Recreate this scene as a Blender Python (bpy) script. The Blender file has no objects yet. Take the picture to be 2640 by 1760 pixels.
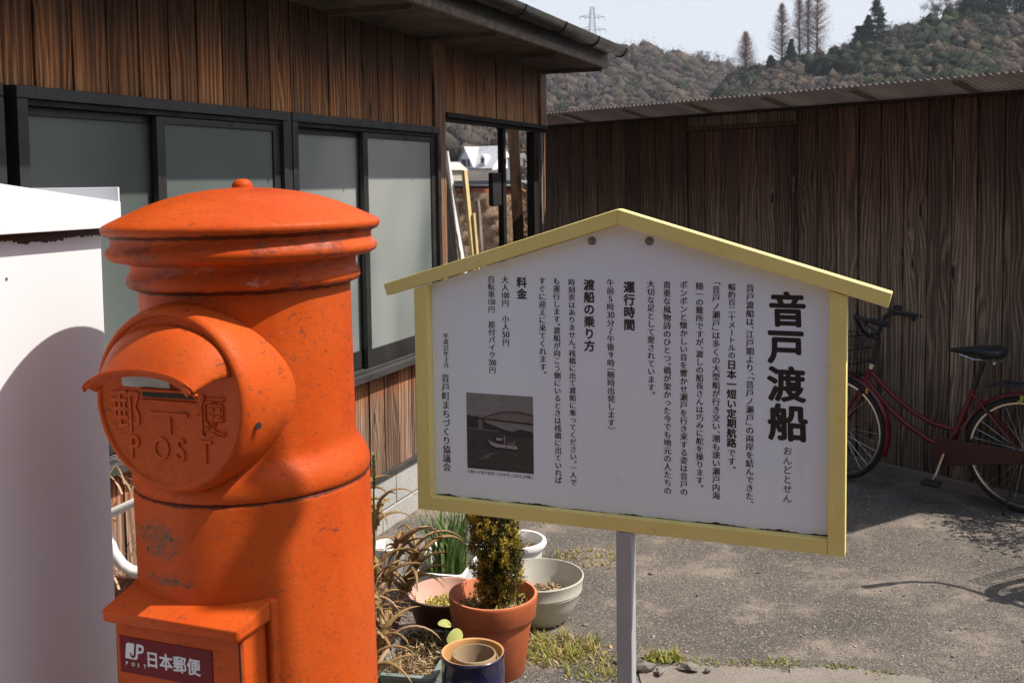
import bpy, math, random
import numpy as np
from math import sin, cos, pi, radians, sqrt, atan2, hypot
from mathutils import Vector, Matrix

random.seed(7); rng = np.random.default_rng(7)
S = bpy.context.scene

# ------------------------------------------------------------------ camera, light
PITCH, ROLL = radians(3.8), radians(0.75)
fw = Vector((0, cos(PITCH), -sin(PITCH))); up0 = Vector((0, sin(PITCH), cos(PITCH))); rt0 = Vector((1, 0, 0))
rt = rt0*cos(ROLL) - up0*sin(ROLL); up = up0*cos(ROLL) + rt0*sin(ROLL)
cd = bpy.data.cameras.new('camera'); cam = bpy.data.objects.new('camera', cd); S.collection.objects.link(cam)
cam.matrix_world = Matrix(((rt.x, up.x, -fw.x, 0), (rt.y, up.y, -fw.y, 0), (rt.z, up.z, -fw.z, 1.65), (0, 0, 0, 1)))
cd.sensor_width = 36; cd.lens = 36.73; cd.shift_y = -0.0889; cd.clip_start = .05; cd.clip_end = 6000
cd.dof.use_dof = True; cd.dof.focus_distance = 2.75; cd.dof.aperture_fstop = 13
S.camera = cam

SUN_AZ, SUN_EL = 99.0, 54.7          # degrees clockwise from +Y, and above the horizon
w = bpy.data.worlds.new('World'); S.world = w; w.use_nodes = True
nt = w.node_tree; nt.nodes.clear()
sky = nt.nodes.new('ShaderNodeTexSky'); sky.sky_type = 'NISHITA'; sky.sun_disc = False
sky.sun_elevation = radians(SUN_EL); sky.sun_rotation = radians(SUN_AZ)
sky.air_density = 1.0; sky.dust_density = 2.0; sky.ozone_density = 1.0
tc = nt.nodes.new('ShaderNodeTexCoord'); mp = nt.nodes.new('ShaderNodeMapping'); mp.inputs['Scale'].default_value = (1, 1, 4)
nz = nt.nodes.new('ShaderNodeTexNoise'); nz.inputs['Scale'].default_value = 2.2; nz.inputs['Detail'].default_value = 6
cr = nt.nodes.new('ShaderNodeValToRGB'); cr.color_ramp.elements[0].position = .28; cr.color_ramp.elements[1].position = .62
cr.color_ramp.elements[0].color = (.72, .72, .72, 1); cr.color_ramp.elements[1].color = (.96, .96, .96, 1)
mx = nt.nodes.new('ShaderNodeMix'); mx.data_type = 'RGBA'; mx.inputs[7].default_value = (4.25, 4.45, 4.85, 1)
bg = nt.nodes.new('ShaderNodeBackground'); bg.inputs['Strength'].default_value = 0.15
wo = nt.nodes.new('ShaderNodeOutputWorld')
L = nt.links.new
L(tc.outputs['Generated'], mp.inputs['Vector']); L(mp.outputs[0], nz.inputs['Vector']); L(nz.outputs['Fac'], cr.inputs[0])
gs = nt.nodes.new('ShaderNodeSeparateXYZ'); gr = nt.nodes.new('ShaderNodeValToRGB'); gm = nt.nodes.new('ShaderNodeMath'); gm.operation = 'MULTIPLY'
gr.color_ramp.elements[0].position = .20; gr.color_ramp.elements[0].color = (1, 1, 1, 1); gr.color_ramp.elements[1].position = .55; gr.color_ramp.elements[1].color = (.10, .10, .10, 1)
L(tc.outputs['Generated'], gs.inputs[0]); L(gs.outputs[2], gr.inputs[0]); L(cr.outputs[0], gm.inputs[0]); L(gr.outputs[0], gm.inputs[1]); L(gm.outputs[0], mx.inputs[0]); L(sky.outputs[0], mx.inputs[6]); L(mx.outputs[2], bg.inputs['Color']); L(bg.outputs[0], wo.inputs[0])
sd = bpy.data.lights.new('sun', 'SUN'); sun = bpy.data.objects.new('sun', sd); S.collection.objects.link(sun)
sd.energy = 5.0; sd.angle = radians(.53); sd.color = (1, .945, .86)
sv = Vector((sin(radians(SUN_AZ))*cos(radians(SUN_EL)), cos(radians(SUN_AZ))*cos(radians(SUN_EL)), sin(radians(SUN_EL))))
sun.rotation_euler = sv.to_track_quat('Z', 'Y').to_euler(); sun.location = sv*20
S.view_settings.view_transform = 'Standard'; S.view_settings.look = 'None'; S.view_settings.exposure = 0.35
S.view_settings.gamma = 1; S.view_settings.use_curve_mapping = False
S.render.engine = 'CYCLES'; S.cycles.max_bounces = 6; S.cycles.transparent_max_bounces = 8

# ------------------------------------------------------------------ materials
def mat(name, color=(.5, .5, .5), rough=.6, metal=0, spec=.5, fn=None):
    m = bpy.data.materials.new(name); m.use_nodes = True
    b = m.node_tree.nodes['Principled BSDF']
    b.inputs['Base Color'].default_value = (*color, 1); b.inputs['Roughness'].default_value = rough
    b.inputs['Metallic'].default_value = metal; b.inputs['Specular IOR Level'].default_value = spec
    if fn: fn(N(m.node_tree), b)
    return m
class N:
    def __init__(s, t): s.t = t
    def n(s, typ, **k):
        o = s.t.nodes.new(typ)
        for a, v in k.items(): setattr(o, a, v)
        return o
    def l(s, a, b): s.t.links.new(a, b); return b
    def val(s, v, inp):
        if hasattr(v, 'is_linked') or hasattr(v, 'links'): s.t.links.new(v, inp)
        else: inp.default_value = v
    def coord(s, kind='Object', scale=(1, 1, 1), rnd=False, loc=(0, 0, 0)):
        c = s.n('ShaderNodeTexCoord'); o = c.outputs[kind]
        if rnd:
            i = s.n('ShaderNodeObjectInfo'); a = s.n('ShaderNodeVectorMath', operation='ADD'); sc = s.n('ShaderNodeVectorMath', operation='SCALE')
            cb = s.n('ShaderNodeCombineXYZ'); s.l(i.outputs['Random'], cb.inputs[0]); s.l(i.outputs['Random'], cb.inputs[1]); s.l(i.outputs['Random'], cb.inputs[2])
            s.l(cb.outputs[0], sc.inputs[0]); sc.inputs['Scale'].default_value = 137.
            s.l(o, a.inputs[0]); s.l(sc.outputs[0], a.inputs[1]); o = a.outputs[0]
        m = s.n('ShaderNodeMapping'); m.inputs['Scale'].default_value = scale; m.inputs['Location'].default_value = loc
        s.l(o, m.inputs[0]); return m.outputs[0]
    def noise(s, vec, scale=5, detail=4, rough=.5, dist=0):
        o = s.n('ShaderNodeTexNoise'); o.inputs['Scale'].default_value = scale; o.inputs['Detail'].default_value = detail
        o.inputs['Roughness'].default_value = rough; o.inputs['Distortion'].default_value = dist
        s.l(vec, o.inputs['Vector']); return o.outputs['Fac']
    def voro(s, vec, scale=5, out='Distance', feature='F1'):
        o = s.n('ShaderNodeTexVoronoi', feature=feature); o.inputs['Scale'].default_value = scale; s.l(vec, o.inputs['Vector']); return o.outputs[out]
    def ramp(s, f, stops):
        r = s.n('ShaderNodeValToRGB'); e = r.color_ramp.elements
        while len(e) < len(stops): e.new(.5)
        for i, (p, c) in enumerate(stops):
            e[i].position = p; e[i].color = (c, c, c, 1) if isinstance(c, (int, float)) else (*c, 1)
        s.val(f, r.inputs[0]); return r.outputs[0]
    def mix(s, f, a, b, mode='MIX'):
        m = s.n('ShaderNodeMix', data_type='RGBA', blend_type=mode)
        s.val(f, m.inputs[0])
        for v, i in ((a, 6), (b, 7)):
            if isinstance(v, tuple): m.inputs[i].default_value = (*v, 1)
            else: s.l(v, m.inputs[i])
        return m.outputs[2]
    def math(s, op, a, b=0., c=0., clamp=False):
        m = s.n('ShaderNodeMath', operation=op, use_clamp=clamp)
        s.val(a, m.inputs[0]); s.val(b, m.inputs[1])
        if op == 'MULTIPLY_ADD': s.val(c, m.inputs[2])
        return m.outputs[0]
    def bump(s, b, h, strength=.3, dist=.01):
        o = s.n('ShaderNodeBump'); o.inputs['Strength'].default_value = strength; o.inputs['Distance'].default_value = dist
        s.l(h, o.inputs['Height']); s.l(o.outputs[0], b.inputs['Normal'])
    def sep(s, vec):
        o = s.n('ShaderNodeSeparateXYZ'); s.l(vec, o.inputs[0]); return o.outputs

def plain(c, var=.15, sc=8, rough=.6, bs=.15, bd=.004, metal=0, spec=.5, sc2=60):
    def f(n, b):
        v = n.coord(rnd=True); a = n.noise(v, sc, 5, .6); c2 = tuple(x*(1-var*2.2) for x in c); c3 = tuple(min(1, x*(1+var)) for x in c)
        k = n.ramp(a, [(.3, c2), (.7, c3)]); n.l(k, b.inputs['Base Color'])
        n.bump(b, n.noise(v, sc2, 4, .6), bs, bd)
        n.l(n.ramp(n.noise(v, sc*1.7, 3), [(.3, max(0, rough-.12)), (.7, min(1, rough+.12))]), b.inputs['Roughness'])
    return f
def PM(name, c, **k):
    return mat(name, c, k.get('rough', .6), k.get('metal', 0), k.get('spec', .5), plain(c, **k))

def wood(dark, mid, pale, stops, zs=1., gain=1.):
    # stops: ramp over local z: amount of pale/mid, (z0,z1,(r,g,b) tint)
    def f(n, b):
        c0 = n.coord(scale=(1, 1, 1), rnd=True); x, y, z = n.sep(c0)
        tcz = n.sep(n.coord())[2]
        kv = n.coord(scale=(7, 1, 1.6), rnd=True)
        kn = n.voro(kv, 1.35)
        knot = n.ramp(kn, [(0, 1), (.16, .35), (.5, 0)])
        wob = n.noise(n.coord(scale=(2.0, 1, .30), rnd=True), 2.2, 2, .5)
        ph = n.math('ADD', n.math('MULTIPLY', x, 42.), n.math('MULTIPLY', wob, 8.))
        ph = n.math('ADD', ph, n.math('MULTIPLY', knot, 2.6))
        ring = n.math('SINE', n.math('MULTIPLY', ph, 6.283))
        fine = n.noise(n.coord(scale=(150, 20, 2.2), rnd=True), 1.5, 6, .7)
        fib = n.math('ADD', n.math('MULTIPLY', ring, .085), n.math('MULTIPLY', fine, 1.0))
        g = n.ramp(fib, [(.30, dark), (.52, mid), (.78, pale)])
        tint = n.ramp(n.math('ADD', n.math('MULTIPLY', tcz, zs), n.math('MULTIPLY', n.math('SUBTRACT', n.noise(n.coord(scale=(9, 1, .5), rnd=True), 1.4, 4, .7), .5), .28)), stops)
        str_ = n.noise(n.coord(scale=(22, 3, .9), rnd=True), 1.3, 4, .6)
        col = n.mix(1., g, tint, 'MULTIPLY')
        col = n.mix(n.ramp(str_, [(.50, 0), (.78, .8)]), col, tuple(v*.30 for v in mid))
        i = n.n('ShaderNodeObjectInfo')
        col = n.mix(1., col, n.ramp(i.outputs['Random'], [(0, .62*gain), (1, 1.25*gain)]), 'MULTIPLY')
        col = n.mix(n.ramp(kn, [(.065, 1), (.10, 0)]), col, (.012, .008, .006))
        n.l(col, b.inputs['Base Color'])
        n.bump(b, n.math('ADD', fib, n.math('MULTIPLY', knot, -.2)), .55, .004)
        b.inputs['Roughness'].default_value = .72; b.inputs['Specular IOR Level'].default_value = .3
    return f
M = {}
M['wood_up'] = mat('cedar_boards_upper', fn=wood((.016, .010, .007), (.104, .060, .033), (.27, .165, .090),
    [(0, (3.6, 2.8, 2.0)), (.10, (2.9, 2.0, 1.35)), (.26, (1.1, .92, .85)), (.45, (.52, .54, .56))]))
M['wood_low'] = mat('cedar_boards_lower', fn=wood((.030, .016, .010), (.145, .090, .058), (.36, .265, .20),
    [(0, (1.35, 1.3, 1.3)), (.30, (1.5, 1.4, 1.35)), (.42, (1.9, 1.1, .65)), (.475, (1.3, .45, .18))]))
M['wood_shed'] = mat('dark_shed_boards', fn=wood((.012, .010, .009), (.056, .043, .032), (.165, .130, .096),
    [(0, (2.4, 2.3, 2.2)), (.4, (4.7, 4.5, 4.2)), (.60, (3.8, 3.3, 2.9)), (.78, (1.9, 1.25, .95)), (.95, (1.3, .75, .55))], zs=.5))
M['wood_post'] = mat('post_wood', fn=wood((.05, .025, .014), (.20, .105, .055), (.38, .23, .13), [(0, (1, 1, 1)), (1, (1, 1, 1))]))
M['wood_dark'] = mat('dark_post_wood', fn=wood((.006, .005, .004), (.02, .014, .010), (.05, .035, .025), [(0, (1, 1, 1)), (1, (1, 1, 1))]))
M['wood_grey'] = mat('grey_weathered_wood', fn=wood((.06, .045, .04), (.22, .18, .155), (.42, .36, .31), [(0, (1, 1, 1)), (1, (1, 1, 1))]))
M['wood_white'] = PM('white_painted_timber', (.78, .74, .72), var=.06, rough=.6)
M['wood_yellow'] = PM('fresh_yellow_timber', (.80, .62, .30), var=.08, rough=.6)
M['black'] = PM('black_void', (.012, .011, .010), rough=.8)
M['fascia'] = PM('fascia_wood', (.21, .17, .14), var=.25, sc=30, rough=.8)
M['soffit'] = PM('soffit_boards', (.10, .075, .052), var=.3, sc=5, rough=.85)
M['gutter'] = PM('dark_gutter', (.045, .045, .042), var=.2, rough=.35)
M['roof'] = PM('dark_roof_metal', (.05, .048, .045), rough=.5)
M['alu'] = PM('bronze_aluminium', (.030, .029, .028), var=.12, rough=.38, bs=.03, metal=.0)
M['dirtalu'] = PM('dusty_bronze_aluminium', (.055, .050, .047), var=.2, rough=.5, bs=.05)
def fglass(n, b):
    v = n.coord(rnd=True)
    k = n.ramp(n.noise(n.coord(scale=(1.2, 1, .8), rnd=True), 1.1, 2, .5, .3), [(.30, (.10, .12, .12)), (.48, (.24, .255, .24)), (.7, (.33, .335, .32))])
    sp = n.ramp(n.noise(v, 160, 2, .5), [(.68, 0), (.76, 1)])
    n.l(n.mix(sp, k, n.mix(1., k, (1.6, 1.6, 1.6), 'MULTIPLY')), b.inputs['Base Color'])
    b.inputs['Roughness'].default_value = .34
    n.bump(b, n.noise(v, 220, 3, .6), .25, .002)
    b.inputs['Coat Weight'].default_value = .15; b.inputs['Coat Roughness'].default_value = .12
M['frost'] = mat('frosted_glass', fn=fglass)
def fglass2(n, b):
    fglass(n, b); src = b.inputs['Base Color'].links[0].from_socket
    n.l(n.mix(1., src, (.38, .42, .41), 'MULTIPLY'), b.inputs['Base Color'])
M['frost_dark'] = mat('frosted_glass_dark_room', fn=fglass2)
def conc(c, dark=.5, crack=False):
    def f(n, b):
        v = n.coord()
        a = n.noise(v, 3, 6, .6); k = n.ramp(a, [(.3, tuple(x*.72 for x in c)), (.7, c)])
        s2 = n.ramp(n.noise(v, 120, 3, .6), [(.35, .75), (.6, 1.08)])
        k = n.mix(1., k, s2, 'MULTIPLY')
        n.l(k, b.inputs['Base Color']); b.inputs['Roughness'].default_value = .9
        n.bump(b, n.noise(v, 90, 5, .65), .35, .004)
    return f
M['concrete'] = mat('foundation_concrete', fn=conc((.46, .44, .41)))
M['slab'] = mat('rough_slab_concrete', fn=conc((.235, .20, .165)))
def asph(n, b):
    v = n.coord()
    big = n.noise(v, 1.3, 6, .66); k = n.ramp(big, [(.30, (.090, .080, .070)), (.5, (.150, .131, .112)), (.72, (.245, .205, .165))])
    vc = n.n('ShaderNodeTexVoronoi'); vc.inputs['Scale'].default_value = 210; n.l(v, vc.inputs['Vector'])
    st = n.ramp(vc.outputs['Distance'], [(0, 1.12), (.35, 1.0), (.66, .55)])
    k = n.mix(1., k, st, 'MULTIPLY')
    rc = n.sep(vc.outputs['Color'])[0]
    k = n.mix(n.ramp(rc, [(.86, 0), (.93, .5)]), k, (.42, .355, .29))
    k = n.mix(n.ramp(rc, [(.05, .6), (.12, 0)]), k, (.045, .041, .037))
    sand = n.ramp(n.noise(v, 2.6, 6, .7), [(.52, 0), (.68, .75)])
    k = n.mix(sand, k, n.ramp(n.noise(v, 260, 2, .5), [(.3, (.20, .16, .125)), (.7, (.40, .33, .26))]))
    n.l(k, b.inputs['Base Color']); b.inputs['Roughness'].default_value = .95; b.inputs['Specular IOR Level'].default_value = .2
    h = n.math('SUBTRACT', n.noise(v, 70, 5, .7), n.math('MULTIPLY', vc.outputs['Distance'], .5))
    n.bump(b, h, .85, .006)
M['asphalt'] = mat('worn_asphalt', fn=asph)
M['pebble'] = PM('pebble_mix', (.36, .31, .27), var=.5, sc=9, rough=.9)
def orange(n, b):
    v = n.coord()
    base = n.ramp(n.noise(v, 4, 5, .6), [(.3, (.39, .044, .0035)), (.7, (.48, .064, .0052))])
    # worn flakes: small irregular chips down to dark metal, plus fine cracks
    chip = n.ramp(n.noise(n.coord(scale=(1, 1, 1.5)), 66, 8, .80, .9), [(.583, 0), (.594, 1)])
    zone = n.ramp(n.noise(v, 6, 3, .6), [(.36, .25), (.52, 1)])
    chip = n.mix(1., chip, zone, 'MULTIPLY')
    crack = n.ramp(n.voro(n.coord(scale=(1, 1, 1.6)), 26, 'Distance', 'DISTANCE_TO_EDGE'), [(0, 1), (.016, 0)])
    cz = n.ramp(n.noise(v, 23, 4, .7), [(.62, 0), (.66, 1)])
    fleck = n.ramp(n.noise(n.coord(scale=(1, 1, .55), loc=(3, 1, 2)), 120, 5, .75, .5), [(.665, 0), (.69, 1)])
    fleck = n.mix(1., fleck, n.ramp(n.noise(n.coord(loc=(5, 5, 5)), 9, 3, .6), [(.45, 0), (.6, 1)]), 'MULTIPLY')
    crack = n.mix(1., crack, cz, 'MULTIPLY')
    col = n.mix(n.math('MULTIPLY', crack, .8), base, (.10, .020, .008))
    col = n.mix(n.math('MULTIPLY', fleck, .85), col, (.07, .018, .010))
    col = n.mix(chip, col, (.045, .030, .026))
    sun_ = n.ramp(n.noise(n.coord(scale=(1, 1, .5), loc=(9, 2, 4)), 3.5, 5, .65), [(.42, 0), (.72, .5)]); col = n.mix(sun_, col, (.53, .105, .020))
    fade = n.ramp(n.noise(v, 2.1, 4, .6), [(.5, 0), (.8, .30)])
    col = n.mix(fade, col, (.54, .11, .020))
    z = n.sep(v)[2]; nn = n.noise(n.coord(scale=(1, 1, .6)), 38, 5, .75)
    for z0, w_ in ((1.1475, .0042), (1.5685, .0050), (1.4795, .0050)):
        d_ = n.math('DIVIDE', n.math('ABSOLUTE', n.math('SUBTRACT', z, z0)), w_)
        g_ = n.ramp(n.math('SUBTRACT', n.math('MULTIPLY', nn, 2.6), d_), [(.35, 0), (.75, .85)])
        col = n.mix(g_, col, (.045, .014, .008))
    n.l(col, b.inputs['Base Color'])
    n.l(n.ramp(n.noise(v, 9, 4), [(.3, .38), (.7, .58)]), b.inputs['Roughness'])
    h = n.math('ADD', n.math('MULTIPLY', n.noise(v, 55, 4, .6), .5), n.math('MULTIPLY', n.noise(v, 260, 3, .5), .12))
    h = n.math('SUBTRACT', h, n.math('MULTIPLY', chip, .35)); h = n.math('SUBTRACT', h, n.math('MULTIPLY', crack, .25))
    n.bump(b, h, .38, .006)
    b.inputs['Specular IOR Level'].default_value = .12
M['orange'] = mat('post_orange_paint', fn=orange)
def grime(n, b):      # the same paint, badly chipped, for the moulded rings under the cap
    orange(n, b)
    v = n.coord(); src = b.inputs['Base Color'].links[0].from_socket
    patch = n.ramp(n.noise(n.coord(scale=(1, 1, 3)), 9, 7, .72, .4), [(.50, 0), (.60, .8)])
    col = n.mix(patch, src, n.ramp(n.noise(v, 50, 4, .7), [(.35, (.055, .03, .025)), (.65, (.36, .075, .035))]))
    dust = n.ramp(n.noise(n.coord(scale=(1, 1, 2)), 17, 6, .75), [(.60, 0), (.68, .45)])
    n.l(n.mix(dust, col, (.50, .34, .28)), b.inputs['Base Color'])
M['grime'] = mat('chipped_ring_paint', fn=grime)
def bald(n, b):       # the scraped band on the lower barrel
    orange(n, b)
    x, y, z = n.sep(n.coord()); src = b.inputs['Base Color'].links[0].from_socket
    # patch centred at x=-.05, z=1.03 in the box's own frame, on its front
    dx = n.math('DIVIDE', n.math('ADD', x, .055), .085); dz = n.math('DIVIDE', n.math('SUBTRACT', z, 1.085), .045)
    r = n.math('ADD', n.math('MULTIPLY', dx, dx), n.math('MULTIPLY', dz, dz))
    front = n.math('LESS_THAN', y, -.05)
    dz2 = n.math('DIVIDE', n.math('SUBTRACT', z, 1.022), .012); dx2 = n.math('DIVIDE', n.math('ADD', x, .035), .075)
    r2 = n.math('ADD', n.math('MULTIPLY', dx2, dx2), n.math('MULTIPLY', dz2, dz2))
    r = n.math('MINIMUM', r, r2)
    nzv = n.noise(n.coord(scale=(1, 1, 1.8)), 60, 8, .80, .8)
    m = n.math('MULTIPLY', n.ramp(n.math('SUBTRACT', n.math('MULTIPLY', nzv, 1.5), n.math('MULTIPLY', r, .34)), [(.60, 0), (.67, 1)]), front)
    col = n.mix(m, src, n.ramp(n.noise(n.coord(), 70, 4, .7), [(.38, (.075, .05, .042)), (.50, (.22, .085, .045)), (.60, (.34, .055, .010))]))
    n.l(col, b.inputs['Base Color'])
M['bald'] = mat('scraped_barrel_paint', fn=bald)
M['hole'] = mat('dark_hole', (.01, .008, .007), .8)
M['white_metal'] = PM('white_sheet_metal', (.70, .71, .72), var=.03, sc=2, rough=.42, bs=.02)
def rusty(n, b):
    v = n.coord(); x, y, z = n.sep(v)
    # rust creeping down from the seam under the lid
    e = n.math('ADD', n.math('DIVIDE', n.math('SUBTRACT', 1.578, z), .030), n.math('MULTIPLY', n.noise(v, 30, 5, .7), -1.5))
    k = n.ramp(e, [(-.62, (.035, .020, .010)), (-.54, (.20, .11, .06)), (-.44, (.60, .56, .53)), (-.32, (.70, .715, .73))])
    n.l(k, b.inputs['Base Color']); b.inputs['Roughness'].default_value = .42
    n.bump(b, n.noise(v, 2.2, 2), .12, .02)
M['cab_body'] = mat('white_cabinet_paint_with_rust', fn=rusty)
def yel(n, b):
    v = n.coord(); k = n.ramp(n.noise(v, 6, 5, .6), [(.3, (.78, .64, .20)), (.7, (.85, .72, .25))])
    d = n.ramp(n.noise(v, 30, 8, .8, .4), [(.62, 0), (.66, .75)])
    k = n.mix(d, k, (.28, .24, .15)); n.l(k, b.inputs['Base Color'])
    b.inputs['Roughness'].default_value = .45; n.bump(b, n.noise(v, 70, 4, .6), .12, .003)
M['yellow'] = mat('yellow_frame_paint', fn=yel)
def board(n, b):
    v = n.coord(); k = n.ramp(n.noise(v, 1.6, 4, .6), [(.3, (.77, .85, .91)), (.7, (.82, .88, .93))])
    d = n.ramp(n.noise(v, 95, 4, .7), [(.70, 0), (.74, .6)])
    z = n.sep(v)[2]
    zone = n.ramp(z, [(1.2/2, .15), (1.45/2, 1.)])
    zz = n.math('DIVIDE', z, 2.); zone = n.ramp(zz, [(.62, .25), (.72, 1.)])
    k = n.mix(n.math('MULTIPLY', d, zone), k, (.33, .32, .34))
    sm = n.ramp(n.noise(n.coord(scale=(1, 1, .7)), 4.4, 5, .7, .8), [(.62, 0), (.78, .32)])
    k = n.mix(sm, k, (.36, .36, .40))
    n.l(k, b.inputs['Base Color']); b.inputs['Roughness'].default_value = .38
M['board'] = mat('white_sign_board', fn=board)
M['ink'] = mat('black_lettering', (.010, .010, .011), .45)
M['ink_grey'] = mat('soft_black_lettering', (.030, .030, .034), .45)
M['grey_post'] = PM('grey_steel_post', (.38, .38, .40), var=.06, rough=.45, bs=.04)
M['screw'] = PM('dull_steel', (.26, .27, .25), rough=.4, metal=.6)
M['cap_dot'] = mat('pale_plastic_dot', (.80, .86, .88), .5)
M['peel'] = PM('dark_peeled_edge', (.035, .035, .033), var=.4, rough=.8)
M['sticker'] = mat('dark_red_label', (.13, .003, .008), .5, spec=.15)
M['sticker_ink'] = mat('white_label_print', (.58, .58, .62), .5)
M['paper'] = PM('white_paper_strip', (.42, .43, .41), rough=.8)
M['terra'] = PM('terracotta', (.43, .105, .034), var=.12, rough=.62)
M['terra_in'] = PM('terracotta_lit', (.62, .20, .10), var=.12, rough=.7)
M['pinkpot'] = PM('pale_pink_clay', (.62, .36, .28), var=.12, rough=.75)
M['darkclay'] = PM('dark_brown_clay', (.10, .035, .022), rough=.5)
M['cream'] = PM('cream_plastic', (.52, .49, .42), var=.06, rough=.4, bs=.03)
M['whitepot'] = PM('white_plastic', (.78, .77, .74), var=.06, rough=.4, bs=.04)
def blueg(n, b):
    v = n.coord(); n.l(n.ramp(n.noise(v, 6, 4), [(.3, (.006, .006, .034)), (.7, (.012, .013, .065))]), b.inputs['Base Color'])
    b.inputs['Roughness'].default_value = .16; b.inputs['Coat Weight'].default_value = .8; b.inputs['Coat Roughness'].default_value = .06
    n.bump(b, n.noise(v, 30, 3), .06, .004)
M['blue'] = mat('blue_glaze', fn=blueg)
M['tanclay'] = PM('tan_clay', (.58, .30, .11), rough=.7)
M['olive'] = PM('olive_clay_pot', (.30, .215, .125), rough=.6)
M['planter'] = PM('green_grey_planter', (.22, .27, .25), var=.15, rough=.5)
M['soil'] = PM('dry_soil', (.14, .10, .07), var=.5, sc=40, rough=.95, bs=.8, bd=.01)
def leafm(name, a, c, tr=.25, rough=.5):
    def f(n, b):
        i = n.n('ShaderNodeNewGeometry'); k = n.ramp(i.outputs['Random Per Island'], [(0, a), (1, c)])
        n.l(k, b.inputs['Base Color']); b.inputs['Roughness'].default_value = rough; b.inputs['Specular IOR Level'].default_value = .3
        if tr:
            t = n.n('ShaderNodeBsdfTranslucent'); n.l(k, t.inputs[0]); ms = n.n('ShaderNodeMixShader'); ms.inputs[0].default_value = tr
            out = n.t.nodes['Material Output']; n.l(b.outputs[0], ms.inputs[1]); n.l(t.outputs[0], ms.inputs[2]); n.l(ms.outputs[0], out.inputs[0])
    return mat(name, fn=f)
M['aloe'] = leafm('aloe_leaf', (.40, .12, .06), (.22, .22, .075), .15)
M['aloe_dry'] = leafm('dried_leaf', (.20, .11, .065), (.50, .33, .20), .1, .8)
M['strap'] = leafm('strap_leaf', (.05, .11, .03), (.21, .29, .085), .25)
M['topiary'] = leafm('topiary_tip', (.10, .105, .015), (.60, .40, .050), .3)
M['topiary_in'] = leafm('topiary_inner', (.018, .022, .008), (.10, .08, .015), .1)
M['weed'] = leafm('weed_leaf', (.10, .15, .03), (.42, .33, .07), .3)
M['straw'] = leafm('dry_straw', (.20, .13, .07), (.58, .42, .24), .1, .9)
M['sedum'] = leafm('sedum', (.35, .30, .06), (.60, .50, .16), .2)
M['roundleaf'] = leafm('round_leaf', (.42, .44, .12), (.52, .52, .17), .3)
M['twig'] = PM('twig_bark', (.10, .065, .045), rough=.9)
M['tyre'] = PM('tyre_rubber', (.018, .018, .018), rough=.7)
M['redframe'] = mat('red_bicycle_paint', (.13, .005, .008), .28)
M['maroon'] = mat('dark_chain_case', (.045, .004, .005), .35)
M['chrome'] = mat('bicycle_chrome', (.62, .60, .55), .22, 1)
M['blackmetal'] = mat('black_metal', (.015, .015, .015), .35)
M['saddle'] = mat('black_saddle', (.02, .022, .026), .42)
M['reflector'] = mat('amber_reflector', (.7, .28, .02), .3)
M['whitepipe'] = PM('white_pipe', (.76, .72, .66), var=.08, rough=.4)
M['corr'] = None
def corrm(n, b):
    k = n.ramp(n.noise(n.coord(scale=(1, .3, 1)), 6, 4), [(.3, (.30, .26, .245)), (.7, (.42, .37, .345))])
    n.l(k, b.inputs['Base Color']); b.inputs['Roughness'].default_value = .45
    t = n.n('ShaderNodeBsdfTranslucent'); n.l(k, t.inputs[0]); ms = n.n('ShaderNodeMixShader'); ms.inputs[0].default_value = .5
    n.l(b.outputs[0], ms.inputs[1]); n.l(t.outputs[0], ms.inputs[2]); n.l(ms.outputs[0], n.t.nodes['Material Output'].inputs[0])
M['corr'] = mat('corrugated_sheet', fn=corrm)

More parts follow.
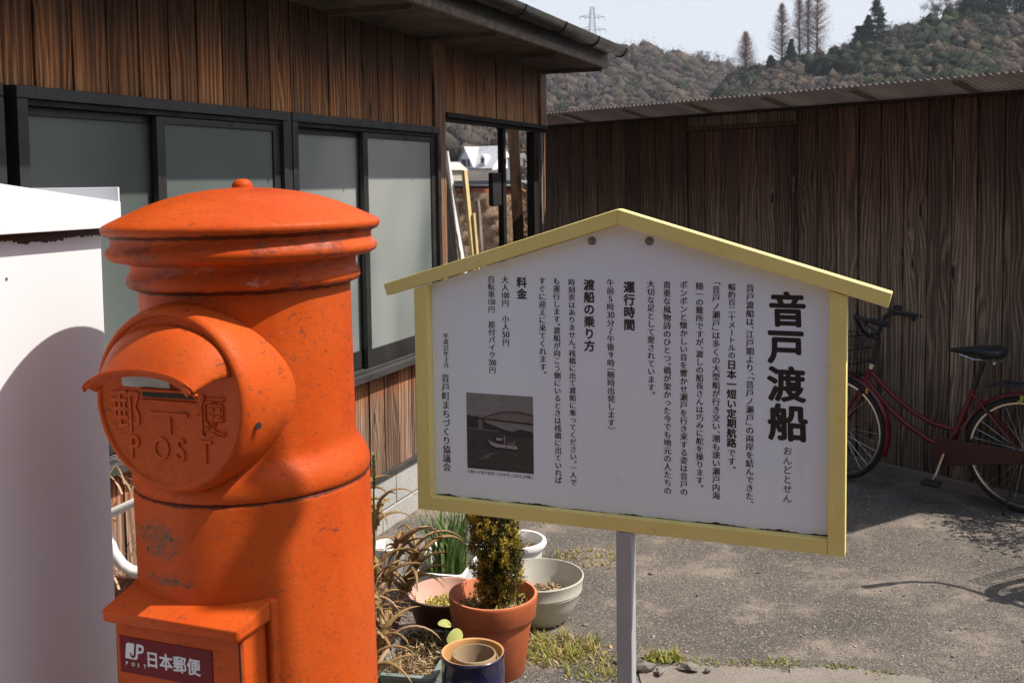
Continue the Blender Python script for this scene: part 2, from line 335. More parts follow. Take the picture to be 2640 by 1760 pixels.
# ------------------------------------------------------------------ mesh helpers
class MB:
    def __init__(s): s.v = []; s.f = []
    def add(s, vs, fs):
        o = len(s.v); s.v += [tuple(p) for p in vs]; s.f += [tuple(i+o for i in f) for f in fs]; return s
    def box(s, x0, x1, y0, y1, z0, z1):
        return s.add([(x0, y0, z0), (x1, y0, z0), (x1, y1, z0), (x0, y1, z0), (x0, y0, z1), (x1, y0, z1), (x1, y1, z1), (x0, y1, z1)],
                     [(0, 3, 2, 1), (4, 5, 6, 7), (0, 1, 5, 4), (1, 2, 6, 5), (2, 3, 7, 6), (3, 0, 4, 7)])
    def tube(s, pts, r, seg=8, cap=True, flat=1.):
        pts = [Vector(p) for p in pts]; n = len(pts); rs = r if isinstance(r, (list, tuple)) else [r]*n
        o = len(s.v); t0 = (pts[1]-pts[0]).normalized(); a = Vector((0, 0, 1)) if abs(t0.z) < .9 else Vector((1, 0, 0)); u = t0.cross(a).normalized()
        for i, p in enumerate(pts):
            t = (pts[min(i+1, n-1)]-pts[max(i-1, 0)]); t = t.normalized() if t.length > 1e-9 else t0
            u = (u-t*u.dot(t)); u = u.normalized() if u.length > 1e-6 else t.orthogonal().normalized(); vv = t.cross(u)
            for k in range(seg):
                an = 2*pi*k/seg; q = p+(u*cos(an)+vv*sin(an)*flat)*rs[i]; s.v.append(tuple(q))
        for i in range(n-1):
            for k in range(seg):
                s.f.append((o+i*seg+k, o+i*seg+(k+1) % seg, o+(i+1)*seg+(k+1) % seg, o+(i+1)*seg+k))
        if cap:
            s.f.append(tuple(o+k for k in range(seg))[::-1]); s.f.append(tuple(o+(n-1)*seg+k for k in range(seg)))
        return s
    def lathe(s, prof, seg=48, c=(0, 0, 0), capb=True, capt=True, axis=None):
        o = len(s.v); ax = Matrix.Identity(3) if axis is None else axis; c = Vector(c)
        for r, z in prof:
            for k in range(seg):
                a = 2*pi*k/seg; s.v.append(tuple(c+ax@Vector((r*cos(a), r*sin(a), z))))
        m = len(prof)
        for i in range(m-1):
            for k in range(seg):
                s.f.append((o+i*seg+k, o+i*seg+(k+1) % seg, o+(i+1)*seg+(k+1) % seg, o+(i+1)*seg+k))
        if capb: s.f.append(tuple(o+k for k in range(seg))[::-1])
        if capt: s.f.append(tuple(o+(m-1)*seg+k for k in range(seg)))
        return s
    def prism(s, poly, y0, y1):     # polygon in x,z extruded along y
        n = len(poly); o = len(s.v)
        s.v += [(x, y0, z) for x, z in poly]+[(x, y1, z) for x, z in poly]
        s.f.append(tuple(o+i for i in range(n))); s.f.append(tuple(o+n+i for i in range(n))[::-1])
        for i in range(n): s.f.append((o+i, o+n+i, o+n+(i+1) % n, o+(i+1) % n))
        return s
    def mesh(s, name, m, smooth=False, angle=None):
        me = bpy.data.meshes.new(name); me.from_pydata(s.v, [], s.f); me.update()
        if m is not None: me.materials.append(m)
        if smooth:
            me.polygons.foreach_set('use_smooth', [True]*len(me.polygons))
            if angle is not None: me.set_sharp_from_angle(angle=radians(angle))
        return me
def obj(name, me, parent=None, loc=(0, 0, 0), rot=(0, 0, 0), label=None, cat=None, group=None, kind=None):
    o = bpy.data.objects.new(name, me); S.collection.objects.link(o)
    if parent: o.parent = parent
    o.location = loc; o.rotation_euler = rot
    if label: o['label'] = label
    if cat: o['category'] = cat
    if group: o['group'] = group
    if kind: o['kind'] = kind
    return o
def empty(name, loc, rz, label, cat, group=None, rot=None):
    o = obj(name, None, None, loc, rot or (0, 0, rz), label, cat, group); o.empty_display_size = .1; return o
def part(name, mb, m, parent, smooth=False, loc=(0, 0, 0), rot=(0, 0, 0), bev=0, angle=35, label=None, kind=None, seg=2):
    me = mb.mesh(name, m, smooth or bev > 0, angle)
    o = obj(name, me, parent, loc, rot, label=label, kind=kind)
    if bev:
        b = o.modifiers.new('bevel', 'BEVEL'); b.width = bev; b.segments = seg; b.limit_method = 'ANGLE'; b.angle_limit = radians(30)
    return o
def copy_tree(o, parent=None):
    c = o.copy(); S.collection.objects.link(c); c.parent = parent
    for ch in list(o.children): copy_tree(ch, c)
    return c
def bulk(name, V, F, m, parent=None, smooth=False, attr=None, **k):
    V = np.asarray(V, np.float32); F = np.asarray(F, np.int32); me = bpy.data.meshes.new(name); kf = F.shape[1]
    me.vertices.add(len(V)); me.vertices.foreach_set('co', V.ravel()); me.loops.add(F.size); me.loops.foreach_set('vertex_index', F.ravel())
    me.polygons.add(len(F)); me.polygons.foreach_set('loop_start', np.arange(0, F.size, kf, dtype=np.int32)); me.polygons.foreach_set('loop_total', np.full(len(F), kf, np.int32))
    me.update(calc_edges=True); me.validate(); me.materials.append(m)
    if attr is not None: me.attributes.new('crown', 'FLOAT', 'POINT').data.foreach_set('value', np.asarray(attr, np.float32))
    if smooth: me.polygons.foreach_set('use_smooth', [True]*len(F))
    return obj(name, me, parent, **k)
def cards(C, size, nrm=None, aspect=1.6, upbias=0., shape='tri'):
    """leaf-sized faces at points C (n,3): random orientation"""
    n = len(C); sz = np.broadcast_to(np.asarray(size, float), (n,))[:, None]
    a = rng.normal(size=(n, 3)); a[:, 2] += upbias
    if nrm is not None: a -= nrm*(a*nrm).sum(1)[:, None]*.9
    a /= np.linalg.norm(a, axis=1)[:, None]
    b = rng.normal(size=(n, 3)) if nrm is None else np.cross(a, nrm)+rng.normal(0, .12, (n, 3))
    b -= a*(a*b).sum(1)[:, None]; b /= np.linalg.norm(b, axis=1)[:, None]
    if shape == 'tri':
        V = np.stack([C-b*sz*.5, C+b*sz*.5, C+a*sz*aspect], 1).reshape(-1, 3); F = np.arange(3*n).reshape(n, 3)
    else:
        V = np.stack([C-a*sz*aspect*.5, C+b*sz*.5, C+a*sz*aspect*.5, C-b*sz*.5], 1).reshape(-1, 3); F = np.arange(4*n).reshape(n, 4)
    return V, F

# ------------------------------------------------------------------ ground
g = MB(); g.add([(-900, -300, 0), (900, -300, 0), (900, 1200, 0), (-900, 1200, 0)], [(0, 1, 2, 3)])
obj('ground', g.mesh('ground', M['asphalt']), kind='structure', label='worn grey asphalt yard with sandy patches and loose grit')
# the frames of the three big flat things (origin, z-rotation); local -Y points out towards the viewer
HOUSE = ((-.4978, 5.2184, 0), radians(68.7))
SHED = ((2.0, 5.80, 0), radians(-51.1))
SIGN = ((.28993, 2.74356, 0), radians(-21.4))
BOXF = ((-.4640, 1.800, 0), radians(-22.0))

# ------------------------------------------------------------------ wooden house
house = empty('wooden_house', HOUSE[0], HOUSE[1], 'low brown board-clad house with dark framed frosted windows behind the post box', 'house')
bcache = {}
def board_mesh(kind, wd, ht, th=.014):
    k = (kind, round(wd, 3), round(ht, 3))
    if k not in bcache:
        b = MB(); c = .0025
        b.prism([(0, 0), (wd, 0), (wd, ht), (0, ht)], 0, th); bcache[k] = b.mesh('board', M[kind])
    return bcache[k]
def boards(parent, kind, x0, x1, z0, z1, pitch, y, gap=.010, name='wall_board', jit=.0025):
    n = max(1, int(round((x1-x0)/pitch))); p = (x1-x0)/n
    for i in range(n):
        o = obj(name, board_mesh(kind, p-gap, z1-z0), parent, (x0+i*p+gap/2, y+random.uniform(-jit, jit), z0))
        o.rotation_euler = (0, random.uniform(-.0008, .0008), 0)
H0, ROOFZ = -6.3, 2.378
part('wall_core', MB().box(H0, .26, .02, .12, .27, ROOFZ).box(.16, .26, .12, 4.0, .27, ROOFZ).box(.26, 1.99, .016, .09, 2.03, ROOFZ), M['black'], house)
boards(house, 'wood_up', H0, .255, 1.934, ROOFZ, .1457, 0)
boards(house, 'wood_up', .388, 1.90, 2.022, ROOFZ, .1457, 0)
boards(house, 'wood_low', H0, .255, .275, .762, .1457, 0)
part('corner_post', MB().box(0, .125, 0, .10, 0, ROOFZ-.27), M['wood_post'], house, loc=(.26, -.016, .27), bev=.003)
part('end_board', MB().box(0, .115, 0, .016, 0, .385), M['wood_post'], house, loc=(1.885, -.018, 1.99), bev=.002)
part('lintel', MB().box(.385, 1.99, -.03, .10, 1.99, 2.018), M['wood_dark'], house, bev=.002)
part('lintel_strip', MB().box(.385, 1.99, -.012, .04, 1.972, 1.989), M['wood_dark'], house)
part('passage_post', MB().box(0, .046, 0, .038, 0, 1.97), M['wood_dark'], house, loc=(1.246, .0, 0), bev=.003)
part('passage_post', MB().box(0, .080, 0, .055, 0, 1.97), M['wood_dark'], house, loc=(1.795, .0, 0), bev=.003)
part('passage_post', MB().box(0, .022, 0, .022, 0, 1.97), M['wood_grey'], house, loc=(1.930, -.005, 0), bev=.003)
part('passage_post', MB().box(0, .028, 0, .020, 0, 1.97), M['wood_post'], house, loc=(1.962, -.01, 0), bev=.003)
part('base_rail', MB().box(H0, .262, -.022, .02, .252, .274), M['dirtalu'], house, bev=.002)
# foundation of cast blocks with joints
for i in range(11):
    x1 = .36-i*.60
    part('foundation_block', MB().box(x1-.594, x1, -.008, .12, .10, .250), M['concrete'], house, bev=.003)
    part('foundation_block', MB().box(x1-.594-.15, x1-.15, -.012, .12, -.05, .094), M['concrete'], house, bev=.003)
# roof
part('soffit', MB().box(H0, 2.0, -.43, .05, ROOFZ+.001, ROOFZ+.012), M['soffit'], house)
for i in range(9):
    part('soffit_batten', MB().box(0, .03, -.42, 0, -.022, 0), M['soffit'], house, loc=(1.93-i*.91, 0, ROOFZ+.0))
part('fascia_board', MB().box(H0, 2.0, -.455, -.431, ROOFZ-.003, ROOFZ+.032), M['fascia'], house, bev=.002)
part('fascia_board', MB().box(H0, 1.998, -.448, -.431, ROOFZ+.034, ROOFZ+.10), M['gutter'], house)
rf = MB(); rf.add([(H0, -.50, 2.505), (2.06, -.50, 2.505), (2.06, 2.2, 3.05), (H0, 2.2, 3.05), (H0, -.50, 2.475), (2.06, -.50, 2.475), (2.06, 2.2, 3.02), (H0, 2.2, 3.02)],
    [(0, 1, 2, 3), (7, 6, 5, 4), (0, 4, 5, 1), (1, 5, 6, 2), (2, 6, 7, 3), (3, 7, 4, 0)])
rf.add([(H0, 2.2, 3.05), (2.06, 2.2, 3.05), (2.06, 4.9, 2.5), (H0, 4.9, 2.5)], [(0, 1, 2, 3)])
part('roof', rf, M['roof'], house)
gp = []
for k in range(13):
    a = pi*k/12; gp.append((-.535-.046*cos(a), 2.500-.052*sin(a)))
def gut(x0, x1, r=1., th=.003):
    b = MB(); o = [(y, z) for y, z in gp]; i = [((y+.535)*(1-.07)-.535, 2.5+(z-2.5)*.93) for y, z in gp]
    loop = o+i[::-1]; n = len(loop)
    b.v = [(x0, y, z) for y, z in loop]+[(x1, y, z) for y, z in loop]
    m = len(o)
    for k in range(n): b.f.append((k, (k+1) % n, n+(k+1) % n, n+k))
    for k in range(m-1): b.f.append((k, k+1, n-2-k, n-1-k)); b.f.append((n+k+1, n+k, 2*n-1-k, 2*n-2-k))
    return b
part('gutter', gut(H0, 2.045), M['gutter'], house, smooth=True, angle=40)
ec = MB(); ec.add([(2.046, y, z) for y, z in gp]+[(2.0475, y, z) for y, z in gp], [tuple(range(13)), tuple(range(13, 26))[::-1]])
part('gutter_end_cap', ec, M['gutter'], house)
for i in range(12):
    part('gutter_bracket', MB().tube([(0, y*1.0+(y+.535)*.06, 2.5+(z-2.5)*1.07) for y, z in gp], .0045, 6), M['blackmetal'], house, loc=(1.97-i*.62, 0, 0))
part('gutter_hook', MB().tube([(1.995, -.44, 2.44), (2.03, -.44, 2.44), (2.03, -.50, 2.452)], .004, 6), M['chrome'], house)
part('vent_pipe', MB().lathe([(.045, 2.55), (.045, 4.1)], 20, (1.05, .35, 0)), M['gutter'], house, smooth=True, angle=40)
# windows: two double sliding units
def window(x0, x1, split, g=('frost', 'frost')):
    z0, z1 = .762, 1.932
    w = part('window', MB().box(x0, x1, -.045, .02, z1-.035, z1).box(x0, x0+.038, -.045, .02, z0+.041, z1-.036).box(x1-.030, x1, -.045, .02, z0+.041, z1-.036), M['alu'], house, bev=.002)
    part('sill', MB().box(x0-.01, x1+.01, -.062, .02, z0-.004, z0+.028).box(x0, x1, -.030, -.020, z0+.029, z0+.042).box(x0, x1, -.004, .004, z0+.029, z0+.042), M['dirtalu'], w, bev=.002)
    part('track', MB().box(x0+.039, x1-.031, -.032, .015, z1-.052, z1-.037), M['black'], w)
    # far sash inner (left), near sash outer (right)
    for (a, b, y, rail, gm_) in ((x0+.040, split+.02, .004, .03, g[0]), (split-.045, x1-.032, -.026, .045, g[1])):
        s = part('sash', MB().box(a, a+rail*.9, y, y+.022, z0+.045, z1-.054).box(b-.04, b, y, y+.022, z0+.045, z1-.054)
                 .box(a+rail*.9+.0005, b-.0405, y+.001, y+.021, z1-.078, z1-.054).box(a+rail*.9+.0005, b-.0405, y+.001, y+.021, z0+.045, z0+.125), M['alu'], w, bev=.0015)
        part('pane', MB().box(a+rail*.9-.002, b-.038, y+.010, y+.015, z0+.12, z1-.07), M[gm_], w)
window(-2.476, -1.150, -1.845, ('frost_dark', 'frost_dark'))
window(-1.115, .258, -.475)
part('mullion', MB().box(-1.149, -1.116, -.04, .02, .765, 1.929), M['alu'], house, bev=.002)
window(-3.95, -2.52, -3.2)
part('meter_box', MB().box(1.085, 1.22, .002, .036, 1.50, 1.70), M['black'], house, bev=.008)
part('note', MB().box(1.268, 1.288, -.003, -.001, 1.785, 1.85), M['wood_yellow'], house)

# ------------------------------------------------------------------ shed
shed = empty('board_shed', SHED[0], SHED[1], 'dark brown plank shed with a corrugated roof overhang behind the bicycle', 'shed')
part('wall_core', MB().box(-2.92, 1.15, .018, .06, .05, 2.04).box(-2.92, -2.88, .06, 1.5, 0, 1.75).box(1.10, 1.15, .06, 1.5, 0, 1.75), M['black'], shed)
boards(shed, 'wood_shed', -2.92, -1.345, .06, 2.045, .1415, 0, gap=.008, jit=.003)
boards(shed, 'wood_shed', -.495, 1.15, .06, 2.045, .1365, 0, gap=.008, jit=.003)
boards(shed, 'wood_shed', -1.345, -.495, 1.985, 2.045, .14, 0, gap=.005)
door = part('door', MB().box(-1.335, -.505, .004, .016, .08, 1.955), M['black'], shed)
boards(door, 'wood_shed', -1.332, -.508, .09, 1.95, .139, -.008, gap=.005, name='door_board')
part('door_frame', MB().box(-1.345, -.480, -.006, .014, 1.956, 1.983), M['wood_shed'], shed)
part('door_frame', MB().box(-.5025, -.4975, -.004, .014, .06, 1.955), M['wood_shed'], shed)
part('hinge', MB().tube([(-.508, -.014, 1.56), (-.508, -.014, 1.66)], .004, 8), M['fascia'], door)
part('plinth', MB().box(-2.92, 1.15, -.03, .06, -.02, .058), M['slab'], shed, bev=.006)
part('top_plate', MB().box(-2.92, 1.15, -.025, .03, 2.046, 2.062), M['wood_dark'], shed)
sl = .212
def roofz(y): return 2.068-sl*y
for i in range(8):
    x = -2.84+.5735*i-.03+.0
    me = MB(); me.add([(0, -.235, roofz(-.235)-.012), (.05, -.235, roofz(-.235)-.012), (.05, 1.5, roofz(1.5)-.012), (0, 1.5, roofz(1.5)-.012)]+[(0, -.235, roofz(-.235)-.004), (.05, -.235, roofz(-.235)-.004), (.05, 1.5, roofz(1.5)-.004), (0, 1.5, roofz(1.5)-.004)],
        [(0, 3, 2, 1), (4, 5, 6, 7), (0, 1, 5, 4), (1, 2, 6, 5), (2, 3, 7, 6), (3, 0, 4, 7)])
    part('rafter', me, M['fascia'] if i % 3 else M['wood_grey'], shed, loc=(x, 0, 0))
P = .0358; nper = 16; ns = nper*8
V = []; F = []
for j, y in enumerate((-.262, 1.55)):
    for k in range(ns+1):
        x = k*P/8-.01; V.append((x, y, roofz(y)+.007*cos(2*pi*x/P)+.006))
for k in range(ns): F.append((k, k+1, ns+2+k, ns+1+k))
sh = MB(); sh.v = V; sh.f = F; shm = sh.mesh('roof_sheet', M['corr'], True)
for i in range(8):
    o = obj('roof_sheet', shm, shed, (-2.95+i*.5735, 0, .001*(i % 2)))
    s_ = o.modifiers.new('thickness', 'SOLIDIFY'); s_.thickness = .0014

# ------------------------------------------------------------------ lettering helper
gc = {}
def glyph(ch, bold=0., ext=0., font_res=3):
    k = (ch, bold, ext)
    if k not in gc:
        c = bpy.data.curves.new('glyph', 'FONT'); c.body = ch; c.size = 1; c.offset = bold; c.resolution_u = font_res; c.extrude = ext
        o = bpy.data.objects.new('glyph', c); m = o.to_mesh()
        gc[k] = ([tuple(v.co) for v in m.vertices], [tuple(p.vertices) for p in m.polygons]); o.to_mesh_clear()
        bpy.data.objects.remove(o); bpy.data.curves.remove(c)
    return gc[k]
def put(mb, ch, x, z, size, y=0., bold=0., ext=0., sx=1., rot=0., ox=-.5, oz=-.38, shear=0., fat=0.):
    if fat:
        for i in range(8):
            put(mb, ch, x+fat*size*cos(i*pi/4), z+fat*size*sin(i*pi/4)*.9, size, y-.00002*i, bold, ext, sx, rot, ox, oz, shear)
    """one character centred at x, z in the frame's x-z plane, facing -Y"""
    vs, fs = glyph(ch, bold, ext)
    out = []
    for gx, gy, gz in vs:
        a = (gx+ox)*size*sx; b = (gy+oz)*size; a += shear*b
        out.append((x+a*cos(rot)-b*sin(rot), y-gz*size, z+a*sin(rot)+b*cos(rot)))
    mb.add(out, fs)
HALF_UP = '︑︒﹂︶'; HALF_LO = '﹁︵'
VM = {'、': '︑', '。': '︒', '「': '﹁', '」': '﹂', '（': '︵', '）': '︶'}
SMALL = 'っゃゅょッャュョ'
def cells(s):
    out = []; i = 0
    while i < len(s):
        c = s[i]
        if c.isdigit():
            j = i
            while j < len(s) and s[j].isdigit(): j += 1
            out.append((s[i:j], 1.)); i = j; continue
        c2 = VM.get(c, c)
        out.append((c2, .5 if c2 in HALF_UP+HALF_LO else 1.)); i += 1
    return out
def column(mb, s, x, top, bot, y, bold=0., mincho=True, sz=1.0, wide=1.0, fat=0.):
    cs = cells(s); tot = sum(a for _, a in cs); p = (top-bot)/tot; z = top; size = p*sz
    passes = ((-.026, 0), (0, -.00003), (.026, -.00006)) if mincho else ((0, 0),)
    for c, a in cs:
        zc = z-p*.5
        if c in HALF_LO: zc += p*.5
        for dx, dy in passes:
            if c[0].isdigit():
                nn = len(c); k = {1: 1.0, 2: .93, 3: .66}[nn]; wch = .56*k*size
                for i, ch in enumerate(c):
                    put(mb, ch, x+(i-(nn-1)/2)*wch+dx*size, zc, size*1.12, y+dy, bold, 0, k, ox=-.245, oz=-.345)
            elif c in 'ー～':
                put(mb, c, x+dx*size, zc, size, y+dy, bold, rot=-pi/2)
            else:
                ex = .06*size if c in SMALL else 0
                put(mb, c, x+dx*size+ex, zc+ex, size, y+dy, bold, sx=wide, fat=fat)
        z -= p*a

# ------------------------------------------------------------------ information sign
sign = empty('notice_board_sign', SIGN[0], SIGN[1], 'house-shaped notice board with yellow frame and black Japanese text on a grey post', 'sign')
part('post', MB().box(-.0225, .0215, .0, .042, -.3, .706), M['grey_post'], sign, bev=.003)
zL = lambda x: 1.5728+.3075*(x+.012) if x < -.012 else 1.5728-.2990*(x+.012)
T = .0405
def beam(xa, xb):
    return [(xa, zL(xa)), (xb, zL(xb)), (xb, zL(xb)-T), (xa, zL(xa)-T)]
bl = [(-.7094, zL(-.7094)), (-.012, 1.5728), (-.012, 1.5728-T), (-.6985, zL(-.6985)-T+.004)]
br = [(-.0117, 1.5727), (.6697, zL(.6697)), (.6610, zL(.6610)-T+.002), (-.0117, 1.5727-T)]
part('roof_beam', MB().prism(bl[::-1], -.0045, .047), M['yellow'], sign, bev=.0018)
part('roof_beam', MB().prism(br[::-1], -.005, .0465), M['yellow'], sign, bev=.0018)
part('frame_post', MB().prism([(-.614, .7075), (-.573, .7075), (-.573, zL(-.573)-T-.0005), (-.614, zL(-.614)-T-.0005)], 0, .043), M['yellow'], sign, bev=.0015)
part('frame_post', MB().prism([(.524, .7075), (.5655, .7075), (.5655, zL(.5655)-T-.0005), (.524, zL(.524)-T-.0005)], 0, .043), M['yellow'], sign, bev=.0015)
part('bottom_rail', MB().box(-.5725, .5235, .0012, .042, .7078, .7455), M['yellow'], sign, bev=.0015)
bd = part('board', MB().prism([(-.5725, .7458), (.5235, .7458), (.5235, zL(.5235)-T-.001), (-.012, 1.5728-T-.001), (-.5725, zL(-.5725)-T-.001)], .030, .034), M['board'], sign)
Y = .0295
def text(name, fn, m='ink', label=None):
    b = MB(); fn(b); return part(name, b, M[m], bd, label=label)
body = [
 ('音戸渡船は、江戸期より、「音戸ノ瀬戸」の両岸を結んできた、', .3277, 1.3802, .8082),
 ('「音戸ノ瀬戸」は多くの大型船が行き交い、潮も速い瀬戸内海', .2413, 1.3850, .8120),
 ('随一の難所ですが、渡しの船長さんは巧みに舵を操ります。', .1985, 1.3817, .8391),
 ('ポンポンと懐かしい音を響かせ瀬戸を行き来する姿は音戸の', .1564, 1.3842, .8139),
 ('貴重な風物詩のひとつ。橋が架かった今でも地元の人たちの', .1126, 1.3832, .8130),
 ('大切な足として愛されています。', .0694, 1.3845, 1.0775),
 ('午前5時30分～午後9時（随時出発します）', -.0413, 1.3855, .9740),
 ('時刻表はありません。桟橋に出て渡船に乗ってください。一人で', -.1503, 1.3831, .8111),
 ('も運行します。渡船が向こう側にいるときは桟橋に出ていれば', -.1939, 1.3858, .8130),
 ('すぐに迎えに来てくれます。', -.2356, 1.3861, 1.1154),
 ('大人100円　小人50円', -.3450, 1.3874, 1.1893),
 ('自転車150円　原付バイク200円', -.3869, 1.3877, 1.1094),
 ('平成22年3月', -.5300, 1.2187, 1.1180),
 ('音戸町まちづくり協議会', -.5330, 1.1016, .8169)]
for s_, x, a, b_ in body:
    text('text_column', lambda q: column(q, s_, x, a, b_, Y))
def c2(q):
    column(q, '幅約百二十メートルの', .2815, 1.3814, 1.1850, Y)
    column(q, '日本一短い定期航路', .2812, 1.1830, .9535, Y, 0, False, 1.0, fat=.034)
    column(q, 'です。', .2815, .9510, .8955, Y)
text('text_column', c2)
def ttl(q):
    for ch, z0, z1, dx in (('音', 1.3640, 1.2720, 0), ('戸', 1.2700, 1.1770, -.003), ('渡', 1.1750, 1.0800, -.002), ('船', 1.0790, .9800, .002)):
        put(q, ch, .4205+dx, (z0+z1)/2, (z0-z1)*.99, Y, 0, 0, 1.03, shear=-.035, fat=.036)
text('title_lettering', ttl)
text('reading_aid', lambda q: column(q, 'おんどとせん', .4225, .9690, .8211, Y, 0, False, .98, fat=.006))
text('heading', lambda q: column(q, '運行時間', .0105, 1.3809, 1.2467, Y, 0, False, .95, fat=.038), 'ink_grey')
text('heading', lambda q: column(q, '渡船の乗り方', -.1010, 1.3842, 1.1851, Y, 0, False, .95, fat=.038), 'ink_grey')
text('heading', lambda q: column(q, '料金', -.2955, 1.3860, 1.3218, Y, 0, False, .95, fat=.038), 'ink_grey')
def capt(q):
    s_ = '夕暮れの音戸渡船「つばめ号」（2010.3撮影）'; adv = [(.55 if c in '「」（）0123456789' else .3 if c == '.' else 1.) for c in s_]
    tot = sum(adv); p = .2030/tot; x = -.4705
    for c, a in zip(s_, adv):
        full = c not in '0123456789.'
        ox = -.5 if full else -.245 if c != '.' else -.13
        xo = .25 if c in '「（' else -.25 if c in '」）' else 0
        put(q, c, x+p*a/2-xo*p*.9, .8235, p*(1. if full else 1.1), Y, .004, ox=ox, oz=-.35); x += p*a
text('caption', capt)
# the small printed photograph: flat print, one sheet over another
def fpr(c0, c1): return lambda n, b: n.l(n.ramp(n.noise(n.coord(scale=(1, 1, 3)), 30, 5, .6), [(.3, c0), (.7, c1)]), b.inputs['Base Color'])
K = {k: mat('print_'+k, c0, .5, fn=fpr(c0, c1)) for k, (c0, c1) in dict(sky=((.17, .16, .155), (.24, .23, .225)), hill=((.012, .013, .013), (.03, .03, .028)), water=((.020, .022, .020), (.055, .057, .052)),
     red=((.045, .016, .014), (.06, .022, .02)), pale=((.30, .27, .27), (.42, .38, .38)), pier=((.10, .11, .10), (.15, .16, .15)), dark=((.008, .008, .008), (.014, .014, .014)), foam=((.04, .045, .04), (.16, .17, .16))).items()}
px0, px1, pz0, pz1 = -.4686, -.2662, .8335, 1.0515
def pp(u, v): return (px0+u*(px1-px0), pz1-v*(pz1-pz0))
def sheet(name, polys, k, lv, parent):
    b = MB()
    for p in polys: b.add([(*[pp(*q)[0]], .0296-.00012*lv, pp(*q)[1]) for q in p], [tuple(range(len(p)))])
    return part(name, b, K[k], parent)
pr = sheet('printed_photo', [[(0, 0), (0, 1), (1, 1), (1, 0)]], 'sky', 1, bd)
sheet('printed_hills', [[(0, .30), (0, .50), (1, .56), (1, .46), (.88, .44), (.8, .435), (.7, .47), (.6, .46), (.45, .42), (.3, .38), (.24, .33), (.15, .30), (.08, .31), (.04, .29)]], 'hill', 2, pr)
sheet('printed_water', [[(0, .475), (0, 1), (1, 1), (1, .565), (.7, .54), (.3, .475)]], 'water', 3, pr)
sheet('printed_pier', [[(.175, .33), (.18, .47), (.25, .47), (.235, .33)], [(.0, .462), (0, .472), (.5, .49), (.5, .48), (.25, .462)]], 'pier', 4, pr)
arch = []
def arc_pts(top, n=24): return [(.24+i*(.76)/n, .325-(top)*sin(pi*min(1, (i*(.76)/n)/.98*1.0))**.85) for i in range(n+1)]
a1 = arc_pts(.118); a2 = arc_pts(.100)
for A in (a1, a2):
    for i in range(len(A)-1):
        (u0, v0), (u1, v1) = A[i], A[i+1]; arch.append([(u0, v0-.004), (u0, v0+.004), (u1, v1+.004), (u1, v1-.004)])
for i in range(1, 25): arch.append([(a1[i][0]-.003, a1[i][1]), (a1[i][0]-.003, .34), (a1[i][0]+.003, .34), (a1[i][0]+.003, a1[i][1])])
arch.append([(.17, .318), (.17, .340), (1, .375), (1, .345)])
sheet('printed_bridge', arch, 'red', 5, pr)
sheet('printed_boat', [[(.30, .60), (.305, .66), (.42, .715), (.76, .725), (.765, .70), (.44, .685), (.36, .64)], [(.42, .57), (.43, .64), (.58, .66), (.57, .59), (.5, .56)]], 'dark', 5, pr)
sheet('printed_hull', [[(.32, .61), (.36, .66), (.44, .69), (.76, .70), (.755, .655), (.45, .645)], [(.565, .53), (.565, .64), (.577, .64), (.577, .53)], [(.45, .565), (.45, .60), (.54, .60), (.54, .57)], [(.71, .57), (.71, .63), (.718, .63), (.718, .57)], [(.62, .62), (.62, .628), (.72, .636), (.72, .628)]], 'pale', 6, pr)
def bt(q):
    for i, c in enumerate('つばめ'):
        x, z = pp(.51+i*.09, .675); put(q, c, x, z, .0075, .0296-.00012*7.2, .01)
part('printed_boat_name', (lambda q: (bt(q), q)[1])(MB()), K['dark'], pr)
sheet('printed_wake', [[(.36, .80), (.30, .86), (.12, .885), (.2, .86), (.33, .79), (.42, .755), (.5, .745)], [(.62, .74), (.75, .77), (.9, .86), (.8, .80), (.7, .76)]], 'foam', 5, pr)
for x, z in ((-.0915, 1.4862), (.0663, 1.4868)):
    sc = part('screw', MB().lathe([(.0118, 0), (.0118, .0022), (.0085, .003), (.0082, .0018), (.0055, .0022), (.005, .0042), (.0012, .0046)], 24, axis=Matrix(((1, 0, 0), (0, 0, -1), (0, 1, 0)))), M['screw'], bd, True, loc=(x, .030, z), angle=25)
for x, z in ((-.0169, 1.4262), (-.0146, .8534)):
    part('cap_dot', MB().lathe([(.0122, 0), (.012, .0016), (.009, .0022)], 24, axis=Matrix(((1, 0, 0), (0, 0, -1), (0, 1, 0)))), M['cap_dot'], bd, True, loc=(x, .030, z), angle=25)
# peeled dark edge along the bottom of the board
r_ = random.Random(3); b = MB(); x = -.57
while x < .52:
    ln = r_.uniform(.05, .16); h = r_.choice((.002, .004, .006)); n_ = max(4, int(ln/.008)); 
    top = [(x+ln*i/n_, .7458+h*r_.uniform(.3, 1.2)*sin(pi*(i+.3)/(n_+.6))) for i in range(n_+1)]
    for i in range(n_): b.add([(top[i][0], .0294, .7455), (top[i+1][0], .0294, .7455), (top[i+1][0], .0294, top[i+1][1]), (top[i][0], .0294, top[i][1])], [(0, 1, 2, 3)])
    x += ln+r_.uniform(.0, .03)
part('peeled_edge', b, M['peel'], bd, kind='stuff')

